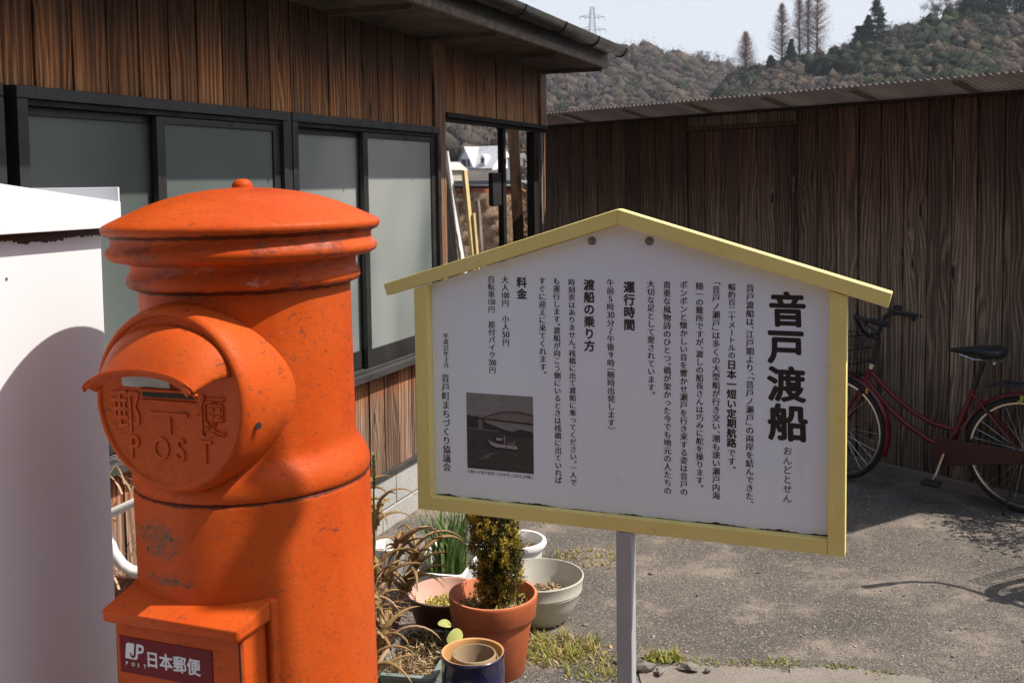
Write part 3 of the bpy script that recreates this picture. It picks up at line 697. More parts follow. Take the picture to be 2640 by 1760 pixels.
# ------------------------------------------------------------------ pillar post box
lean = radians(-.9)
pb = empty('pillar_post_box', (-.4390, 1.7931, 0), 0, 'orange-red round cast-iron pillar post box with domed cap and hooded slot', 'post box', rot=(0, lean, BOXF[1]))
def lathe_part(name, prof, m, seg=96, **k):
    return part(name, MB().lathe(prof, seg, capb=k.pop('capb', False), capt=k.pop('capt', False)), M[m], pb, True, angle=k.pop('angle', 50), **k)
lathe_part('plinth', [(.30, -.02), (.30, .16), (.27, .18), (.27, .31)], 'concrete', capt=True, angle=30)
lathe_part('lower_barrel', [(.225, .30), (.225, .40), (.207, .43), (.2005, .46), (.2005, .6), (.2003, .9), (.2003, 1.140), (.1985, 1.1465), (.1962, 1.1485)], 'bald')
lathe_part('upper_barrel', [(.1962, 1.1485), (.1990, 1.1500), (.2012, 1.1580), (.2010, 1.1680), (.1975, 1.1800), (.1905, 1.1930), (.1830, 1.2030), (.1792, 1.2130), (.1784, 1.225), (.1780, 1.35), (.1780, 1.482)], 'orange')
lathe_part('cap_mouldings', [(.1780, 1.478), (.1850, 1.4800), (.1925, 1.4830), (.1962, 1.4900), (.1955, 1.4980), (.1905, 1.5060), (.1885, 1.5140), (.1900, 1.5215), (.2000, 1.5245), (.2160, 1.5280), (.2245, 1.5330), (.2272, 1.5400), (.2245, 1.5470), (.2190, 1.5520), (.2165, 1.5580), (.2175, 1.5640), (.2210, 1.5680)], 'grime')
lathe_part('domed_cap', [(.2200, 1.5670), (.2280, 1.5700), (.2322, 1.5760), (.2330, 1.5815), (.2300, 1.5860), (.2200, 1.5915), (.2050, 1.5985), (.1850, 1.6075), (.1600, 1.6180), (.1300, 1.6280), (.0950, 1.6365), (.0550, 1.6422), (.0200, 1.6445), (.0175, 1.6450), (.0172, 1.6500), (.0140, 1.6560), (.0080, 1.6592), (.0005, 1.6600)], 'orange', capt=True, angle=60)
AX = Matrix(((1, 0, 0), (0, 0, -1), (0, 1, 0))); DZ = 1.316
drum = part('slot_drum', MB().lathe([(.155, .04), (.153, .10), (.1515, .15), (.150, .185), (.1485, .198), (.1455, .207), (.1410, .2125), (.1370, .2140), (.1335, .2130), (.1315, .2105), (.1300, .2100), (.0005, .2105)], 96, axis=AX), M['orange'], pb, True, loc=(0, 0, DZ), angle=60)
PF = .2100
# hood: half-cone visor
b = MB(); NU, NS = 40, 12
for j in range(NS+1):
    s_ = j/NS
    for i in range(NU+1):
        t = i/NU
        xb, zb = .120*cos(pi*t), .042+.077*sin(pi*t)**.9
        xf = .090*cos(pi*(t*.86+.07))/cos(pi*.07); zf = .024+.031*(sin(pi*t)**.9)
        e = s_**2.0
        x_ = xb*(1-s_)+xf*s_; z_ = zb*(1-e)+zf*e
        b.v.append((x_, -(PF-.002+.062*s_), z_))
# lip, flared upward and outward
for s_, up_, of in ((1.0, .004, .004), (1.0, .0075, .010), (1.0, .0045, .0135), (1.0, -.003, .0115)):
    for i in range(NU+1):
        t = i/NU; k = 1+of*1.4/.1
        xf = .090*cos(pi*(t*.86+.07))/cos(pi*.07)*k; zf = .024+.031*(sin(pi*t)**.9)+up_
        b.v.append((xf, -(PF-.002+.062+of*.6), zf))
nr = NS+5
for j in range(nr-1):
    for i in range(NU): b.f.append((j*(NU+1)+i, j*(NU+1)+i+1, (j+1)*(NU+1)+i+1, (j+1)*(NU+1)+i))
hood = part('slot_hood', b, M['orange'], drum, True, angle=70)
s_ = hood.modifiers.new('thick', 'SOLIDIFY'); s_.thickness = .006; s_.offset = -1
bd_ = lambda *a: a
part('slot_frame', MB().box(-.052, .052, -PF-.006, -PF+.001, .014, .019).box(-.052, .052, -PF-.004, -PF+.001, -.002, .0015), M['orange'], drum, bev=.0015)
part('slot_opening', MB().box(-.050, .050, -PF-.0015, -PF+.001, .0050, .0125), M['hole'], drum)
wv = [(-.088+.094*i/24, .0215-.0012*abs(sin(i*2.9))-.0006*(i % 3)) for i in range(25)]
b = MB()
for i in range(24): b.add([(wv[i][0], -PF-.0025, wv[i][1]), (wv[i+1][0], -PF-.0025, wv[i+1][1]), (wv[i+1][0], -PF-.006, .046), (wv[i][0], -PF-.006, .046)], [(0, 1, 2, 3)])
part('paper_strip', b, M['paper'], drum)
def emb(q):
    put(q, '郵', -.0850, -.0185, .073, -PF-.0005, .006, .026, .84)
    put(q, '便', .0790, -.0185, .069, -PF-.0005, .006, .026, .84)
    for c, x in zip('POST', (-.069, -.023, .022, .066)): put(q, c, x, -.0755, .052, -PF-.0005, .008, .042, .80, ox=-.29, oz=-.34)
    q.box(-.036, .036, -PF-.003, -PF+.001, -.024, -.018).box(-.0035, .0035, -PF-.0028, -PF+.001, -.052, -.0245)
q = MB(); emb(q); part('raised_lettering', q, M['orange'], drum)
part('lock_hole', MB().lathe([(.0055, 0), (.0055, .0012)], 20, axis=Matrix(((0, 0, 1), (1, 0, 0), (0, 1, 0)))), M['hole'], drum, loc=(.1492, -.188, -.035), rot=(0, 0, -.25))
part('side_hook', MB().tube([(-.160, .06, 1.470), (-.19, .055, 1.466), (-.218, .05, 1.452), (-.236, .045, 1.434)], [.012, .012, .010, .005], 10, flat=.5), M['grime'], pb, True)
# collection box with sloped lid
cb = part('collection_box', MB().box(-.125, .125, -.2165, -.08, .36, .962), M['orange'], pb, bev=.006)
part('side_flange', MB().box(.1272, .139, -.160, -.09, .36, .995), M['orange'], pb, bev=.004)
part('side_flange', MB().box(-.139, -.1272, -.160, -.09, .36, .995), M['orange'], pb, bev=.004)
b = MB()
b.add([(-.131, -.238, .957), (.131, -.238, .957), (.138, -.12, .964), (-.138, -.12, .964),
       (-.131, -.239, .977), (.131, -.239, .977), (.138, -.10, 1.007), (-.138, -.10, 1.007), (-.112, -.222, .986), (.112, -.222, .986)],
      [(0, 3, 2, 1), (0, 1, 5, 4), (1, 2, 6, 5), (3, 0, 4, 7), (4, 5, 9, 8), (5, 6, 9), (4, 8, 7), (8, 9, 6, 7), (2, 3, 7, 6)])
part('box_lid', b, M['orange'], pb, bev=.007, seg=3)
part('door_gap', MB().box(.1165, .1195, -.2172, -.21, .38, .950), M['hole'], cb)
lb = part('label_plate', MB().box(-.115, .066, -.2180, -.2167, .871, .930), M['sticker'], cb)
def jp(q):
    y = -.21845
    # white block with the J cut out, then the P
    x0, z0 = -.1045, .8950; sh = .12
    def pl(ps): q.add([(x0+a+sh*b_, y, z0+b_) for a, b_ in ps], [tuple(range(len(ps)))])
    pl([(0, 0), (.0085, 0), (.0085, .010), (.0115, .010), (.0115, .026), (.003, .026), (.001, .0245), (0, .022)])
    pl([(.0115, .0075), (.0150, .0055), (.0162, .008), (.0162, .026), (.0115, .026)])
    pl([(.0085, 0), (.0225, 0), (.0245, .0035), (.0250, .008), (.0208, .008), (.0205, .0055), (.0185, .003), (.0150, .0016), (.0110, .0032), (.0092, .006), (.0085, .0075)])
    pl([(.0207, .0085), (.0252, .0085), (.0252, .026), (.0207, .026)])
    pl([(.0253, .0215), (.0253, .026), (.0312, .026), (.0350, .0238), (.0362, .0198), (.0350, .0142), (.0312, .0112), (.0253, .0112), (.0253, .0152), (.0300, .0152), (.0318, .0170), (.0320, .0195), (.0305, .0215)])
    for i, c in enumerate('POST'): put(q, c, -.1020+i*.0120, .8865, .0085, y, .0, ox=-.29, oz=-.34, shear=.12, fat=.03)
    for i, c in enumerate('日本郵便'): put(q, c, -.0500+i*.0270, .9000, .0280, y, .0, sx=.95, fat=.024)
q = MB(); jp(q); part('label_print', q, M['sticker_ink'], lb)

# ------------------------------------------------------------------ white metal cabinet, left edge
CN = -1.446            # plane offset along the house normal
cn = Vector((.93169, -.36325, 0)); cdv = Vector((.36325, .93169, 0))
cab = empty('white_metal_cabinet', tuple(cn*CN), HOUSE[1], 'white sheet-metal cabinet with rust line under its folded lid, left of the post box', 'cabinet')
UE = 1.563              # far end along the wall direction (tuned below)
b = MB().box(UE-1.15, UE, 0, .5, 0, 1.575)
part('body', b, M['cab_body'], cab, bev=.003)
lid = MB(); e = .028
# front skirt whose top edge drops towards the far end
def zt(x): return 1.6565-.131*(x-1.308)
x0, x1 = UE-1.17, UE+.024
lid.add([(x0, -e, 1.572), (x1, -e, 1.572), (x1, -e, zt(x1)), (x0, -e, zt(x0)), (x0, -e+.003, 1.572), (x1, -e+.003, 1.572), (x1, -e+.003, zt(x1)), (x0, -e+.003, zt(x0))],
        [(0, 1, 2, 3), (7, 6, 5, 4), (0, 4, 5, 1), (1, 5, 6, 2), (2, 6, 7, 3), (3, 7, 4, 0)])
part('lid_front', lid, M['white_metal'], cab, bev=.0008)
top = MB(); top.add([(x0, -e+.0035, zt(x0)-.004), (x1-.002, -e+.0035, zt(x1)-.004), (x1-.002, .53, zt(x1)-.004), (x0, .53, zt(x0)-.004)]+[(x0, -e+.0035, zt(x0)-.008), (x1-.002, -e+.0035, zt(x1)-.008), (x1-.002, .53, zt(x1)-.008), (x0, .53, zt(x0)-.008)],
        [(0, 1, 2, 3), (7, 6, 5, 4), (0, 4, 5, 1), (1, 5, 6, 2), (2, 6, 7, 3), (3, 7, 4, 0)])
part('lid_top', top, M['white_metal'], cab)
part('lid_end', MB().box(x1-.0015, x1+.0025, -e+.004, .53, zt(x1)-.03, zt(x1)+.028), M['white_metal'], cab, bev=.0008)
part('rivet', MB().lathe([(.003, 0), (.0025, .0012), (.0005, .0018)], 14, axis=AX), M['screw'], cab, True, loc=(UE-.225, 0, 1.495))

# ------------------------------------------------------------------ things in the passage beside the house
def bar(name, p0, p1, w_, d_, m, label, cat, group=None):
    """a squared timber leaning from p0 (foot) to p1 (top)"""
    p0, p1 = Vector(p0), Vector(p1); L_ = (p1-p0).length
    b = MB().box(-w_/2, w_/2, -d_/2, d_/2, 0, L_); me = b.mesh(name, M[m])
    o = obj(name, me, None, p0, label=label, cat=cat, group=group)
    o.rotation_euler = (p1-p0).to_track_quat('Z', 'Y').to_euler()
    bv = o.modifiers.new('bevel', 'BEVEL'); bv.width = .002; bv.segments = 1
    return o
bar('leaning_board', (-.17, 7.05, 0), (-.455, 7.28, 1.86), .055, .018, 'wood_white', 'white painted board leaning highest in the passage beside the brown corner post', 'board')
bar('leaning_board', (-.30, 6.98, 0), (-.46, 7.20, 1.60), .085, .02, 'wood_grey', 'grey weathered board leaning behind the corner post, left of the white board', 'board')
bar('timber_batten', (-.17, 7.10, 0), (-.323, 7.25, 1.727), .032, .03, 'wood_yellow', 'taller of the two fresh yellow battens leaning in the passage', 'timber')
bar('timber_batten', (-.16, 7.08, 0), (-.262, 7.22, 1.430), .020, .02, 'wood_yellow', 'shorter of the two fresh yellow battens, right against the taller one', 'timber')
bar('bamboo_pole', (-.12, 7.10, 0), (-.235, 7.26, 1.515), .026, .026, 'wood_grey', 'grey brown pole leaning right of the yellow battens', 'pole')
o = bar('timber_post', (.10, 8.5, 0), (.012, 8.5, 2.35), .092, .09, 'wood_post', 'pale brown knotted post standing behind the black passage posts', 'post')
b = MB(); b.tube([(.0, 0, 0), (.03, 0, .5), (-.02, 0, .9), (.0, 0, 1.25), (.03, 0, 1.5), (.05, 0, 1.75)], [.09, .07, .06, .05, .06, .04], 10)
o = obj('dry_tree_trunk', b.mesh('dry_tree_trunk', M['twig'], True), None, (.20, 9.2, 0), label='dark ragged plant trunk seen through the passage next to the pale post', cat='tree')
V, F = cards(np.c_[rng.normal(0, .05, 700), rng.normal(0, .05, 700), rng.uniform(.7, 1.95, 700)], .03, aspect=2)
bulk('dead_leaves', V, F, M['aloe_dry'], o)

# stone retaining wall, sunlit, behind the passage
rw = MB(); nx, nz_ = 90, 40; x0, x1, zt_ = -3.2, 1.15, 1.575
for j in range(nz_+1):
    for i in range(nx+1):
        u = i/nx; v = j/nz_; x = x0+(x1-x0)*u; z = zt_*v
        k = sin(x*9+z*5)*.02+sin(x*23-z*31)*.012+random.uniform(-.02, .02)
        rw.v.append((x, 11.0+k-.10*(1-v), z+(random.uniform(-.01, .01) if j == nz_ else 0)))
for j in range(nz_):
    for i in range(nx): a = j*(nx+1)+i; rw.f.append((a, a+1, a+nx+2, a+nx+1))
rw.add([(x0, 11.0, zt_), (x1, 11.0, zt_), (x1, 16, zt_), (x0, 16, zt_)], [(0, 1, 2, 3)])
rw.add([(x1, 10.95, 0), (x1, 16, 0), (x1, 16, zt_), (x1, 11, zt_)], [(0, 1, 2, 3)])
def rockm(n, b):
    v = n.coord(); k = n.ramp(n.noise(v, 9, 7, .72, .4), [(.3, (.10, .06, .035)), (.5, (.36, .22, .12)), (.68, (.58, .45, .30))])
    x, y, z = n.sep(v); t = n.math('ADD', z, n.math('MULTIPLY', n.noise(v, 5, 4), .12))
    k = n.mix(n.ramp(n.math('DIVIDE', t, 2.), [(.785, 0), (.80, .85)]), k, (.36, .085, .028))
    n.l(k, b.inputs['Base Color']); b.inputs['Roughness'].default_value = .9; n.bump(b, n.noise(v, 40, 6, .7), .8, .03)
M['rock'] = mat('ochre_rubble', fn=rockm)
obj('retaining_wall', rw.mesh('retaining_wall', M['rock'], True), label='sunlit ochre rubble retaining wall with rust coloured top behind the passage', cat='wall')
obj('edging_pipe', MB().tube([(-3.2, 11.05, 1.60), (-.9, 11.05, 1.60), (1.15, 11.05, 1.585)], .022, 8).mesh('edging_pipe', M['blackmetal'], True), label='black pipe lying along the top of the ochre retaining wall', cat='pipe')

# ------------------------------------------------------------------ terrain and far vegetation
def vnoise(x, y, s=1., seed=0):
    r0 = np.random.default_rng(seed).random((64, 64)); x = np.asarray(x)*s; y = np.asarray(y)*s
    xi = np.floor(x).astype(int); yi = np.floor(y).astype(int); fx = x-xi; fy = y-yi; fx = fx*fx*(3-2*fx); fy = fy*fy*(3-2*fy)
    g_ = lambda a, b: r0[a % 64, b % 64]
    return (g_(xi, yi)*(1-fx)+g_(xi+1, yi)*fx)*(1-fy)+(g_(xi, yi+1)*(1-fx)+g_(xi+1, yi+1)*fx)*fy
RA = np.array([[-75, 6], [-40, 7.5], [-20, 6.5], [-8, 6.3], [-3, 6.4], [1.9, 6.4], [5.4, 6.6], [7.7, 6.7], [9.1, 6.35], [11, 5.6], [12.3, 5.3], [14, 5.1], [18, 5.0], [30, 5.0], [60, 6], [90, 5]])
RB = np.array([[8.5, 0.0], [10.5, 3.0], [11.6, 4.7], [13, 5.2], [14.1, 5.65], [16.7, 6.0], [18.9, 6.5], [21, 7.1], [22, 7.6], [26, 7.5], [35, 7.8], [50, 7], [75, 6], [95, 5]])
def hillh(az, d, R, d0, d1, dback, seed):
    e = np.interp(az, R[:, 0], R[:, 1]); t = np.clip((d-d0)/(d1-d0), 0, 1); t = t**.80
    e = e*t*np.clip(1+.13*(vnoise(az, d, .045, seed)-.5)*(1-t)*2, .5, 1.4)
    bk = np.clip((d-d1)/(dback-d1), 0, 1)
    return 1.65*t+np.tan(np.radians(e))*np.minimum(d, d1)*(1-bk**1.5*.6)
def hill(name, R, d0, d1, dback, a0, a1, seed, m, label):
    az = np.linspace(a0, a1, int((a1-a0)/.6)+1); dd = np.concatenate([np.linspace(d0, d1, 40), np.linspace(d1, dback, 8)[1:]])
    A, D = np.meshgrid(az, dd); H = hillh(A, D, R, d0, d1, dback, seed)-.3*(D <= d0)
    X = np.sin(np.radians(A))*D; Yy = np.cos(np.radians(A))*D
    V = np.stack([X, Yy, H], -1).reshape(-1, 3); n1 = len(az)
    i, j = np.meshgrid(np.arange(n1-1), np.arange(len(dd)-1)); a = (j*n1+i).ravel()
    F = np.stack([a, a+1, a+n1+1, a+n1], 1)
    return bulk(name, V, F, m, smooth=True, kind='structure', label=label)
M['hillsoil'] = PM('hill_undergrowth', (.085, .068, .050), var=.35, sc=.12, rough=1)
hill('hill', RA, 150, 520, 700, -75, 90, 3, M['hillsoil'], 'far wooded hill with a hillside graveyard, behind the white house')
hill('hill', RB, 110, 300, 420, 8.5, 95, 5, M['hillsoil'], 'nearer wooded hill rising to the right above the shed roof')
def shrubs(name, R, d0, d1, dback, a0, a1, seed, n, size, ncard, cs, label, col, keep=None, tmin=.12, tw=1.1, ub=0.):
    az = rng.uniform(a0, a1, n); t = rng.uniform(tmin, 1.0, n)**.9; d = d0+(d1-d0)*t
    if keep is not None:
        k = keep(az, d); az, d = az[k], d[k]; n = len(az)
    h = hillh(az, d, R, d0, d1, dback, seed); c = np.stack([np.sin(np.radians(az))*d, np.cos(np.radians(az))*d, h], 1)
    sz = size*rng.uniform(.45, 1.35, n); V = []; K = ncard
    P_ = rng.normal(size=(n, K, 3)); P_ /= np.linalg.norm(P_, axis=2)[:, :, None]
    N_ = P_+rng.normal(0, .30, P_.shape); N_ /= np.linalg.norm(N_, axis=2)[:, :, None]
    P_ *= rng.uniform(.72, 1.18, (n, K, 1))*(1+.22*np.sin(P_[:, :, :1]*5+c[:, None, :1]))
    P_ *= sz[:, None, None]*np.array([.58, .58, .60]); P_[:, :, 2] += sz[:, None]*.40
    C_ = (c[:, None, :]+P_).reshape(-1, 3); cr_ = np.repeat(rng.random(n), K*3)
    V, F = cards(C_, cs*rng.uniform(.6, 1.4, len(C_)), nrm=N_.reshape(-1, 3), aspect=tw, upbias=ub)
    uv, uf = ICO; m = len(uv); Vs = uv[None]*(1+rng.uniform(-.22, .22, (n, m, 1)))*(1+.22*np.sin(uv[None, :, :1]*5+c[:, None, :1]))*sz[:, None, None]*np.array([.53, .53, .55])*.80
    Vs[:, :, 2] += sz[:, None]*.40; Vs = (c[:, None, :]+Vs).reshape(-1, 3); Fs = (uf[None]+(np.arange(n)*m)[:, None, None]).reshape(-1, 3)
    cs_ = np.repeat(rng.random(0) if False else cr_[::K*3], m)
    return bulk(name, np.r_[V, Vs], np.r_[F, Fs+len(V)], col, kind='stuff', label=label, attr=np.r_[cr_, cs_])
def ico():
    import bmesh
    b = bmesh.new(); bmesh.ops.create_icosphere(b, subdivisions=1, radius=1.); v = np.array([tuple(q.co) for q in b.verts]); f = np.array([[q.index for q in p.verts] for p in b.faces]); b.free(); return v, f
ICO = ico()
def fol(name, stops, sc=.09):
    def f(n, b):
        v = n.coord(); big = n.noise(v, sc, 4, .65); i = n.n('ShaderNodeAttribute', attribute_name='crown')
        m_ = n.math('ADD', n.math('MULTIPLY', big, .62), n.math('MULTIPLY', i.outputs['Fac'], .38))
        n.l(n.ramp(m_, stops), b.inputs['Base Color']); b.inputs['Roughness'].default_value = .9; b.inputs['Specular IOR Level'].default_value = .15
    return mat(name, fn=f)
M['brownwood'] = fol('winter_twig_canopy', [(.30, (.030, .023, .021)), (.44, (.062, .046, .038)), (.54, (.046, .040, .030)), (.66, (.086, .062, .045))], .05)
M['evergreen'] = fol('evergreen_canopy', [(.3, (.008, .014, .008)), (.5, (.018, .027, .013)), (.62, (.036, .042, .017)), (.72, (.07, .062, .025))], .05)
M['evergreen2'] = fol('near_evergreen_canopy', [(.34, (.007, .012, .007)), (.5, (.016, .024, .012)), (.66, (.036, .044, .018))], .075)
M['hedge'] = fol('clipped_hedge', [(.3, (.035, .050, .014)), (.6, (.085, .095, .028))], .3)
shrubs('winter_woodland', RA, 150, 520, 700, -12, 32, 3, 5600, 6.2, 75, .40, 'bare brown winter trees covering the far hill', M['brownwood'], tw=1.7, ub=.8)
gx = lambda az, d: vnoise(az, d, .32, 11)*.6+vnoise(az, d*.02, 1.2, 12)*.4 > .60
shrubs('evergreen_woodland', RA, 150, 520, 700, -12, 32, 3, 3300, 6.0, 80, .42, 'patches of dark evergreen trees on the far hill', M['evergreen'], gx)
shrubs('winter_woodland', RB, 110, 300, 420, 9.5, 38, 5, 4000, 3.7, 95, .21, 'bare brown winter scrub on the nearer hill', M['brownwood'], lambda az, d: vnoise(az, d*.03, .5, 21) > .38, tw=1.7, ub=.8)
shrubs('evergreen_woodland', RB, 110, 300, 420, 9.8, 38, 5, 4600, 3.9, 105, .24, 'dense dark evergreen trees on the nearer hill', M['evergreen2'], lambda az, d: vnoise(az, d*.03, .42, 23) > .36)

def on(az, d, R=RB, p=(110, 300, 420, 5)):
    h = float(hillh(np.array(az), np.array(d), R, p[0], p[1], p[2], p[3])); return (sin(radians(az))*d, cos(radians(az))*d, h)
PA = (150, 520, 700, 3)
M['baretwig'] = PM('bare_tree_bark', (.13, .10, .085), rough=1)
M['redtwig'] = leafm('russet_twigs', (.16, .115, .085), (.33, .17, .10), 0, 1)
M['greytwig'] = leafm('grey_twigs', (.13, .11, .095), (.22, .18, .15), 0, 1)
M['pine'] = leafm('dark_pine_needles', (.012, .022, .012), (.035, .050, .022), 0, .9)
def conifer_bare(pos, H, W, label, seed, m='redtwig', group=None):
    r0 = np.random.default_rng(seed); t = empty('bare_conifer', pos, 0, label, 'tree', group)
    part('trunk', MB().tube([(0, 0, -1.5), (0, 0, H*.5), (0, 0, H)], [H*.014, H*.008, .03], 6), M['baretwig'], t)
    V = []; F = []; n = 620
    z = H*(.10+.90*r0.random(n)**.85); a = r0.uniform(0, 2*pi, n); f = 1-z/H
    ln = W*.5*(np.minimum(1, f*1.55)**.72)*r0.uniform(.55, 1.05, n); th = .05*np.ones(n)
    p0 = np.stack([0*z, 0*z, z], 1); dirv = np.stack([np.cos(a), np.sin(a), .55+0*a], 1); dirv /= np.linalg.norm(dirv, axis=1)[:, None]
    p1 = p0+dirv*ln[:, None]; s_ = np.stack([-np.sin(a), np.cos(a), 0*a], 1)*.045; s2 = np.array([0, 0, .05])
    Vb = np.stack([p0-s_, p0+s_, p1, p0-s2, p0+s2, p1], 1).reshape(-1, 3); Fb = np.arange(len(Vb)).reshape(-1, 3)
    k = 9; q = r0.uniform(.35, 1.1, (n, k, 1)); C_ = (p0[:, None]+(p1-p0)[:, None]*q+r0.normal(0, .22, (n, k, 3))).reshape(-1, 3)
    Vc, Fc = cards(C_, .060, aspect=7, upbias=.5)
    bulk('crown', np.r_[Vb, Vc], np.r_[Fb, Fc+len(Vb)], M[m], t); return t
G1 = 'bare conifers in a row on the skyline'
for az, H, W, lb, sd_ in ((12.62, 13.6, 5.2, 'lone bare russet conifer on the skyline, farthest left of the row', 1), (14.47, 17.5, 5.2, 'bare russet conifer second from the left on the skyline', 2),
        (15.35, 20.8, 3.9, 'leftmost tree of the tight skyline trio of bare conifers', 3), (15.80, 21.6, 3.2, 'middle tree of the tight skyline trio of bare conifers', 4), (16.25, 21.6, 6.2, 'rightmost and widest tree of the tight skyline trio of bare conifers', 5)):
    x, y, z = on(az, 296); conifer_bare((x, y, z+1.0), H-.8, W*1.75, lb, sd_, group=G1)
def pinetree(pos, H, W, label, seed, lay=9):
    r0 = np.random.default_rng(seed); t = empty('pine_tree', pos, 0, label, 'tree', 'dark evergreens on the skyline')
    part('trunk', MB().tube([(0, 0, -1.5), (.2, 0, H*.5), (0, 0, H*.97)], [H*.02, H*.013, .05], 7), M['baretwig'], t)
    C_ = []
    for i in range(lay):
        f = i/(lay-1); z = H*(.22+.76*f); w_ = W*.5*(1-.75*f)*r0.uniform(.75, 1.2)
        for k in range(5):
            a = r0.uniform(0, 2*pi); c = np.array([cos(a)*w_*.6, sin(a)*w_*.6, z])
            C_.append(c+r0.normal(size=(150, 3))*np.array([w_*.33, w_*.33, H*.022]))
    V, F = cards(np.concatenate(C_), .30, aspect=1.3); bulk('crown', V, F, M['pine'], t)
for az, H, W, lb, sd_ in ((18.35, 9.2, 6.2, 'bushy dark pine on the skyline, left of the taller layered one', 31), (18.75, 11.2, 5.0, 'dark pine with a pointed top in the skyline clump', 32), (19.20, 15.8, 5.6, 'tallest dark layered pine on the skyline', 33), (14.95, 9.6, 4.2, 'small dark pine among the bare skyline conifers', 34), (13.9, 6.5, 3.2, 'small dark pine left of the bare skyline conifers', 35)):
    x, y, z = on(az, 290); pinetree((x, y, z-1.5), H, W, lb, sd_)
def round_tree(pos, H, W, label, seed, m='greytwig', group='leafless spreading trees on the skyline', n=900):
    r0 = np.random.default_rng(seed); t = empty('bare_tree', pos, 0, label, 'tree', group); b = MB(); tips = []
    def br(p, d, L_, r_, lv):
        q = p+d*L_; b.tube([p, (p+q)/2+Vector(r0.normal(0, L_*.05, 3)), q], [r_, r_*.8, r_*.6], 5, False); tips.append((p, q, lv))
        if lv < 4:
            for _ in range(3 if lv else 6):
                nd = (d+Vector(r0.normal(0, .52 if lv else .75, 3))*1.0).normalized(); nd.z = abs(nd.z)*.8+.1; br(q, nd.normalized(), L_*.62*r0.uniform(.8, 1.2), r_*.55, lv+1)
    br(Vector((0, 0, -1)), Vector((0, 0, 1)), H*.30+1, H*.022, 0)
    part('trunk', b, M['baretwig'], t)
    C_ = np.array([np.array(p)+(np.array(q)-np.array(p))*r0.random() for p, q, lv in tips if lv >= 2 for _ in range(5)]); C_ += r0.normal(0, W*.022, C_.shape)
    V, F = cards(C_, W*.008, aspect=14, upbias=.4); bulk('crown', V, F, M[m], t)
for az, d, R_, P_, H, W, lb, sd_ in ((22.0, 294, RB, (110, 300, 420, 5), 10.5, 13, 'widest leafless tree spreading on top of the near hill', 41), (20.15, 292, RB, (110, 300, 420, 5), 7, 7, 'small leafless tree right of the tallest skyline pine', 42), (20.75, 288, RB, (110, 300, 420, 5), 6, 5, 'pale leafless tree left of the widest spreading one', 43),
        (17.4, 292, RB, (110, 300, 420, 5), 6, 6, 'leafless tree between the bare conifers and the dark pines', 44), (4.95, 515, RA, PA, 12, 11, 'leafless tree on the far hilltop below the pylon', 45), (10.3, 515, RA, PA, 12, 9, 'leafless tree left of the crooked one in the far hill saddle', 46), (11.35, 512, RA, PA, 14, 10, 'crooked leafless tree on the far hill saddle', 47), (13.2, 300, RB, (110, 300, 420, 5), 5, 6, 'low leafless tree right of the lone skyline conifer', 48)):
    x, y, z = on(az, d, R_, P_); round_tree((x, y, z-.5), H, W, lb, sd_)
# dark rounded evergreens on the hilltop right, hedges below them
def crown_tree(pos, W, H, label, seed, m='pine', name='evergreen_tree', cat='tree', group='dark rounded hilltop evergreens', n=5200, cs=.32):
    r0 = np.random.default_rng(seed); t = empty(name, pos, 0, label, cat, group)
    part('trunk', MB().tube([(0, 0, -1), (0, 0, H*.5)], [.28, .15], 7), M['baretwig'], t)
    C_ = []
    for k in range(26):
        c = r0.normal(size=3); c /= np.linalg.norm(c); c = c*np.array([W*.34, W*.34, H*.30])*r0.uniform(.5, 1.1)+np.array([0, 0, H*.56])
        C_.append(c+r0.normal(size=(n//26, 3))*np.array([W*.095, W*.095, H*.085]))
    V, F = cards(np.concatenate(C_), cs, aspect=1.2); bulk('crown', V, F, M[m], t)
for az, d, W, H, lb, sd_ in ((23.55, 296, 7.5, 8.5, 'dark rounded evergreen behind the widest leafless tree', 51), (24.7, 292, 8.5, 10.5, 'largest dark rounded evergreen on the hilltop at the right edge', 52), (25.9, 293, 8.5, 10.0, 'dark rounded evergreen cut by the right edge of the view', 53)):
    x, y, z = on(az, d); crown_tree((x, y, z-.6), W, H, lb, sd_)
HL = ['leftmost clipped bush of the hilltop row, below the widest leafless tree', 'second clipped bush from the left in the hilltop row', 'largest clipped bush in the middle of the hilltop row', 'clipped bush fourth from the left in the hilltop row', 'clipped bush fifth from the left, above the pair on the slope',
      'left of the two small clipped bushes on the slope below the hilltop row', 'clipped bush sixth from the left in the hilltop row', 'clipped bush second from the right edge in the hilltop row', 'right of the two small clipped bushes on the slope below the hilltop row', 'clipped bush nearest the right edge of the hilltop row']
for i, (az, d, W) in enumerate(((22.15, 284, 3.8), (22.75, 283, 4.2), (23.4, 282, 4.6), (24.05, 281, 3.6), (24.55, 277, 3.4), (24.2, 272, 3.0), (25.1, 279, 3.6), (25.55, 277, 3.4), (25.2, 271, 3.0), (25.95, 274, 3.2))):
    x, y, z = on(az, d); r0 = np.random.default_rng(60+i); C_ = r0.normal(size=(1500, 3)); C_ /= np.linalg.norm(C_, axis=1)[:, None]; C_ *= np.array([W*.5, W*.5, W*.36])*r0.uniform(.85, 1.02, (1500, 1)); C_[:, 2] += W*.3
    V, F = cards(C_, .28, aspect=1.1); bulk('clipped_bush', V, F, M['hedge'], loc=(x, y, z+.6), label=HL[i], cat='bush', group='rounded clipped bushes on the hilltop')
x, y, z = on(23.2, 276)
b = MB(); 
for i in range(12): b.add([(-6+i, .3*sin(i), .9+.3*sin(i*1.7)), (-5+i, .3*sin(i+1), .9+.3*sin((i+1)*1.7)), (-4.7+i, -3.5, -1.2), (-6+i, -3.2, -1.2)], [(0, 1, 2, 3)])
M['drygrass'] = PM('dry_grass_bank', (.26, .15, .085), var=.3, sc=.8, rough=1)
